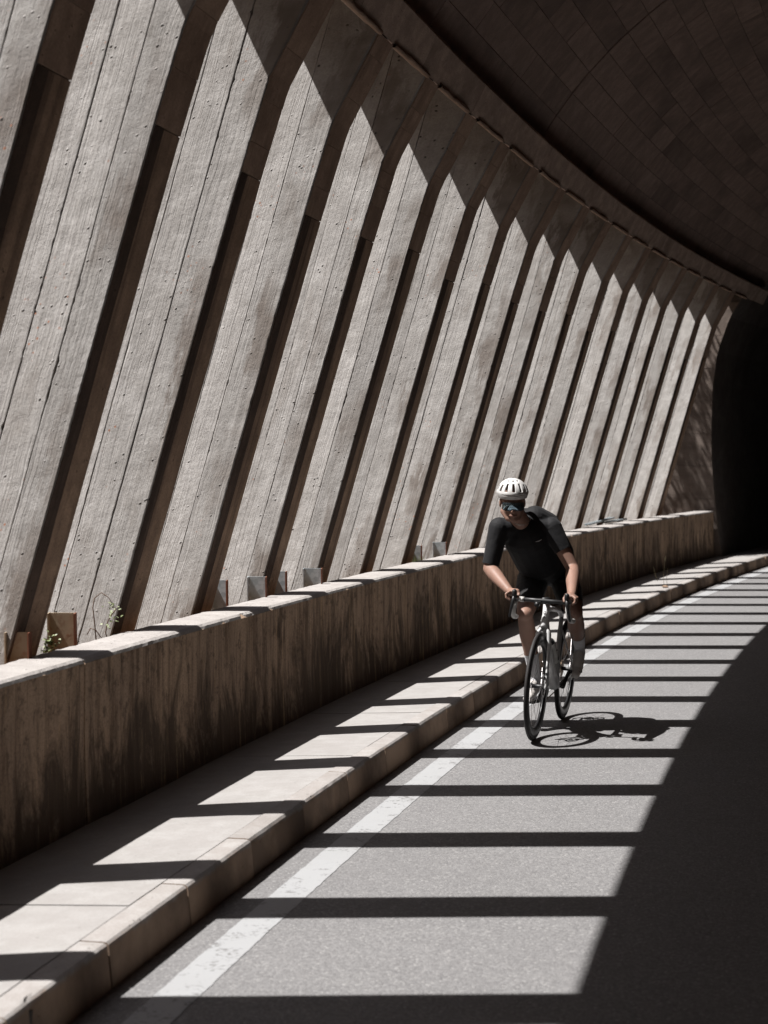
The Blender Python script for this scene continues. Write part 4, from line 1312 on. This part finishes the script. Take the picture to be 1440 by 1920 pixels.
# socks and shoes
for s_, ank, toe, heel, ped in (('R', J['aR'], toeR, heelR, PR), ('L', J['aL'], toeL, heelL, PLw)):
    k_ = J['k' + s_]
    back = Vector((0, .018, 0)) if s_ == 'R' else Vector((0, .02, -.015))
    m_ = k_.lerp(ank, .30) + back
    A2 = [cone(m_.lerp(ank, .36), ank, .050, .0355), cone(ank, heel, .034, .030), cone(ank, ank.lerp(toe, .4), .034, .03)]
    no = (m_ - ank).normalized(); co = m_.lerp(ank, .44)
    blob('sock', A2, M['sock'], man, .0045, 4, cut=[(co, no)])
    d = (toe - heel).normalized(); side = d.cross(up).normalized(); un = side.cross(d).normalized()
    if un.z < 0 and s_ == 'R': un = -un
    if s_ == 'L' and (un.dot(ank - heel.lerp(toe, .3)) < 0): un = -un
    ball = heel.lerp(toe, .68)
    sh_ = [cone(heel + un * .010, ball + un * .004, .034, .039), cone(ball, toe + d * .012, .039, .027, flat=(un, .8)), cone(heel + un * .03, ank + (heel - ank) * .35, .033, .036), cone(ank.lerp(toe, .30), ball + un * .012, .034, .030)]
    ob = blob('shoe', sh_, M['shoe'], man, .0045, 4)
    # straps/dials and the dark sole, sub-parts of the shoe
    mb = MB()
    n_ = 12
    for q, hw in ((0, .0), (.04, .045), (.16, .048), (.27, .046)): pass
    def sl(t_): return heel.lerp(toe, t_) - un * .034
    mb.tube([sl(-.12), sl(.1), sl(.5), sl(.8), sl(1.12)], [(.004, .020), (.005, .028), (.005, .030), (.005, .038), (.004, .018)], 12, up=un)
    so_ = mb.build('sole', M['sole'], None, True); so_.parent = ob; so_.matrix_parent_inverse = Matrix.Translation(-Vector(man.location)) @ Matrix.Identity(4)
    mb = MB()
    for t_ in (.38, .52):
        c0 = ank.lerp(toe, t_)
        pts = [c0 + side * (.041 * math.cos(a)) + un * (-.004 + .036 * math.sin(a)) for a in np.linspace(-.2, math.pi + .2, 9)]
        mb.tube(pts, [(.0022, .008)] * 9, 8, up=un)
        mb.tube([c0 + side * .040 * (1 if s_ == 'L' else -1) + un * .008, c0 + side * .050 * (1 if s_ == 'L' else -1) + un * .010], .009, 10)
    st_ = mb.build('strap', M['tape'], None, True); st_.parent = ob; st_.matrix_parent_inverse = Matrix.Translation(-Vector(man.location))
# necklace
mb = MB(); c0 = J['nb'] + Vector((-.006, -.050, -.012))
mb.tube([c0 + Vector((math.sin(a) * .062, -.030 * math.cos(a) + .02, .040 - .048 * math.cos(a))) for a in np.linspace(-1.5, 1.5, 15)], .0018, 6)
place(mb.build('necklace', M['chrome'], None, True), man)
# chest mark: a small slanted wedge
cm = W3(1009, 1014, .60) 
mb = MB()
for (a, b_) in (((-.018, -.002), (.020, .012)),):
    mb.tube([cm + Vector((-.020, 0, -.004)), cm + Vector((.0, 0, .000)), cm + Vector((.020, 0, .010))], [(.0012, .001), (.0035, .001), (.0015, .001)], 8, up=(0, 0, 1))
mark = mb.build('chest_mark', M['logo'], None)
# press it onto the jersey
dg = bpy.context.evaluated_depsgraph_get()
from mathutils.bvhtree import BVHTree
jm = jers.data; bv = BVHTree.FromPolygons([v.co[:] for v in jm.vertices], [p.vertices[:] for p in jm.polygons])
for v in mark.data.vertices:
    hit = bv.ray_cast(Vector((v.co.x, v.co.y - 1, v.co.z)), Vector((0, 1, 0)))
    if hit[0] is not None: v.co.y = hit[0].y - .0015
place(mark, man)
# ---- helmet: shell with real openings, solidified, over a dark liner
def hshape(u, v):   # u angle round, v 0 rim .. 1 crown, in head axes
    th = v * math.pi / 2
    a_, b1, c_ = .104, .132, .108
    y = math.sin(u) * math.cos(th) * b1 - .014
    x = math.cos(u) * math.cos(th) * a_
    z = math.sin(th) * c_ + .030 + (.012 * math.sin(u) * math.cos(th))
    if v < .12: x *= 1 - (.12 - v) * .5; y *= 1 - (.12 - v) * .35
    return (x, y, z - .004)
NU, NV = 120, 44
bm = bmesh.new()
vg = [[bm.verts.new(hp(*hshape(2 * math.pi * i / NU, -.10 + 1.10 * j / NV))) for i in range(NU)] for j in range(NV)]
topv = bm.verts.new(hp(*hshape(0, 1.0)))
def hole(u, v):
    # u measured from the front (0 = straight ahead), degrees
    d = (math.degrees(u) - 90 + 180) % 360 - 180
    if .045 < v < .085 and abs(d) < 44: return True
    for c_, w_, v0, v1 in ((0, 7.0, .20, .56), (-30, 6.6, .21, .54), (30, 6.6, .21, .54), (-58, 6.2, .20, .48), (58, 6.2, .20, .48), (-84, 5, .20, .42), (84, 5, .2, .42)):
        if abs(d - c_) < w_ and v0 < v < v1: return True
    for c_ in (-12, 12, 0):
        if abs(d - c_ * 3.2) < 9 and .68 < v < .74: return True
    for c_ in (-100, 100, -130, 130, 180, -155, 155):
        if abs((d - c_ + 180) % 360 - 180) < 8 and .25 < v < .6: return True
    return False
for j in range(NV - 1):
    for i in range(NU):
        v_ = -.10 + 1.10 * (j + .5) / NV; u_ = 2 * math.pi * (i + .5) / NU
        if hole(u_, v_): continue
        i2 = (i + 1) % NU
        bm.faces.new((vg[j][i], vg[j][i2], vg[j + 1][i2], vg[j + 1][i]))
for i in range(NU): bm.faces.new((vg[NV - 1][i], vg[NV - 1][(i + 1) % NU], topv))
bmesh.ops.delete(bm, geom=[v for v in bm.verts if not v.link_faces], context='VERTS')
bmesh.ops.recalc_face_normals(bm, faces=bm.faces)
me = bpy.data.meshes.new('helmet_src'); bm.to_mesh(me); bm.free()
o = bpy.data.objects.new('helmet_src', me); COL.objects.link(o)
m = o.modifiers.new('s', 'SOLIDIFY'); m.thickness = .011; m.offset = -1
m = o.modifiers.new('b', 'BEVEL'); m.width = .0022; m.segments = 2; m.limit_method = 'ANGLE'; m.angle_limit = R(50)
bpy.context.view_layer.update(); dg = bpy.context.evaluated_depsgraph_get()
nm = bpy.data.meshes.new_from_object(o.evaluated_get(dg)); bpy.data.objects.remove(o)
nm.materials.clear(); nm.materials.append(M['helmet']); nm.polygons.foreach_set('use_smooth', [True] * len(nm.polygons))
hel = link(bpy.data.objects.new('helmet', nm)); place(hel, man)
v, f = sph(hp(0, -.014, .032), 1, 16, 28, h3(.091, .118, .094))
me = bpy.data.meshes.new('helmet_liner'); me.from_pydata(v, [], f); me.materials.append(M['liner']); me.update()
ln_ = link(bpy.data.objects.new('helmet_liner', me)); ln_.parent = hel; ln_.matrix_parent_inverse = Matrix.Translation(-Vector(man.location))
mb = MB()
for sx in (-1, 1): mb.tube([hp(sx * .082, .02, .02), hp(sx * .078, .005, -.035), hp(sx * .05, .02, -.09), hp(0, .035, -.118)], [(.001, .006)] * 4, 6)
st_ = mb.build('chin_strap', M['black'], None); st_.parent = hel; st_.matrix_parent_inverse = Matrix.Translation(-Vector(man.location))
# ---- wrap-round mirrored glasses
mb = MB()
us = list(np.linspace(-1, 1, 25)); vs = list(np.linspace(-1, 1, 9))
def lf(u, v, off=0):
    ang = u * 1.12; Z0 = -.024
    rx, ry = .078 + off, .058 + off
    hgt = .023 * (1 - .28 * abs(u) ** 3)
    dip = -.010 * (1 - math.exp(-(u / .22) ** 2)) if v < 0 else 0
    z = .004 + Z0 + v * hgt + (dip if v < 0 else 0) * (-v) + .0
    bul = .006 * (1 - v * v)
    return hp(math.sin(ang) * rx, math.cos(ang) * (ry + bul) + .050, z)
mb.grid(us, vs, lambda u, v: lf(u, v)); n0 = len(mb.v)
mb.grid(us, vs, lambda u, v: lf(u, v, -.002), flip=True)
gl = place(mb.build('sunglasses', M['lens'], None, True), man)
mb = MB(); mb.tube([lf(u, 1.04) for u in us], .0024, 8)
for sx in (-1, 1): mb.tube([lf(sx, .5), hp(sx * .081, .03, -.008), hp(sx * .083, -.02, -.010)], [(.004, .002)] * 3, 8)
fr = mb.build('glasses_frame', M['black'], None, True); fr.parent = gl; fr.matrix_parent_inverse = Matrix.Translation(-Vector(man.location))
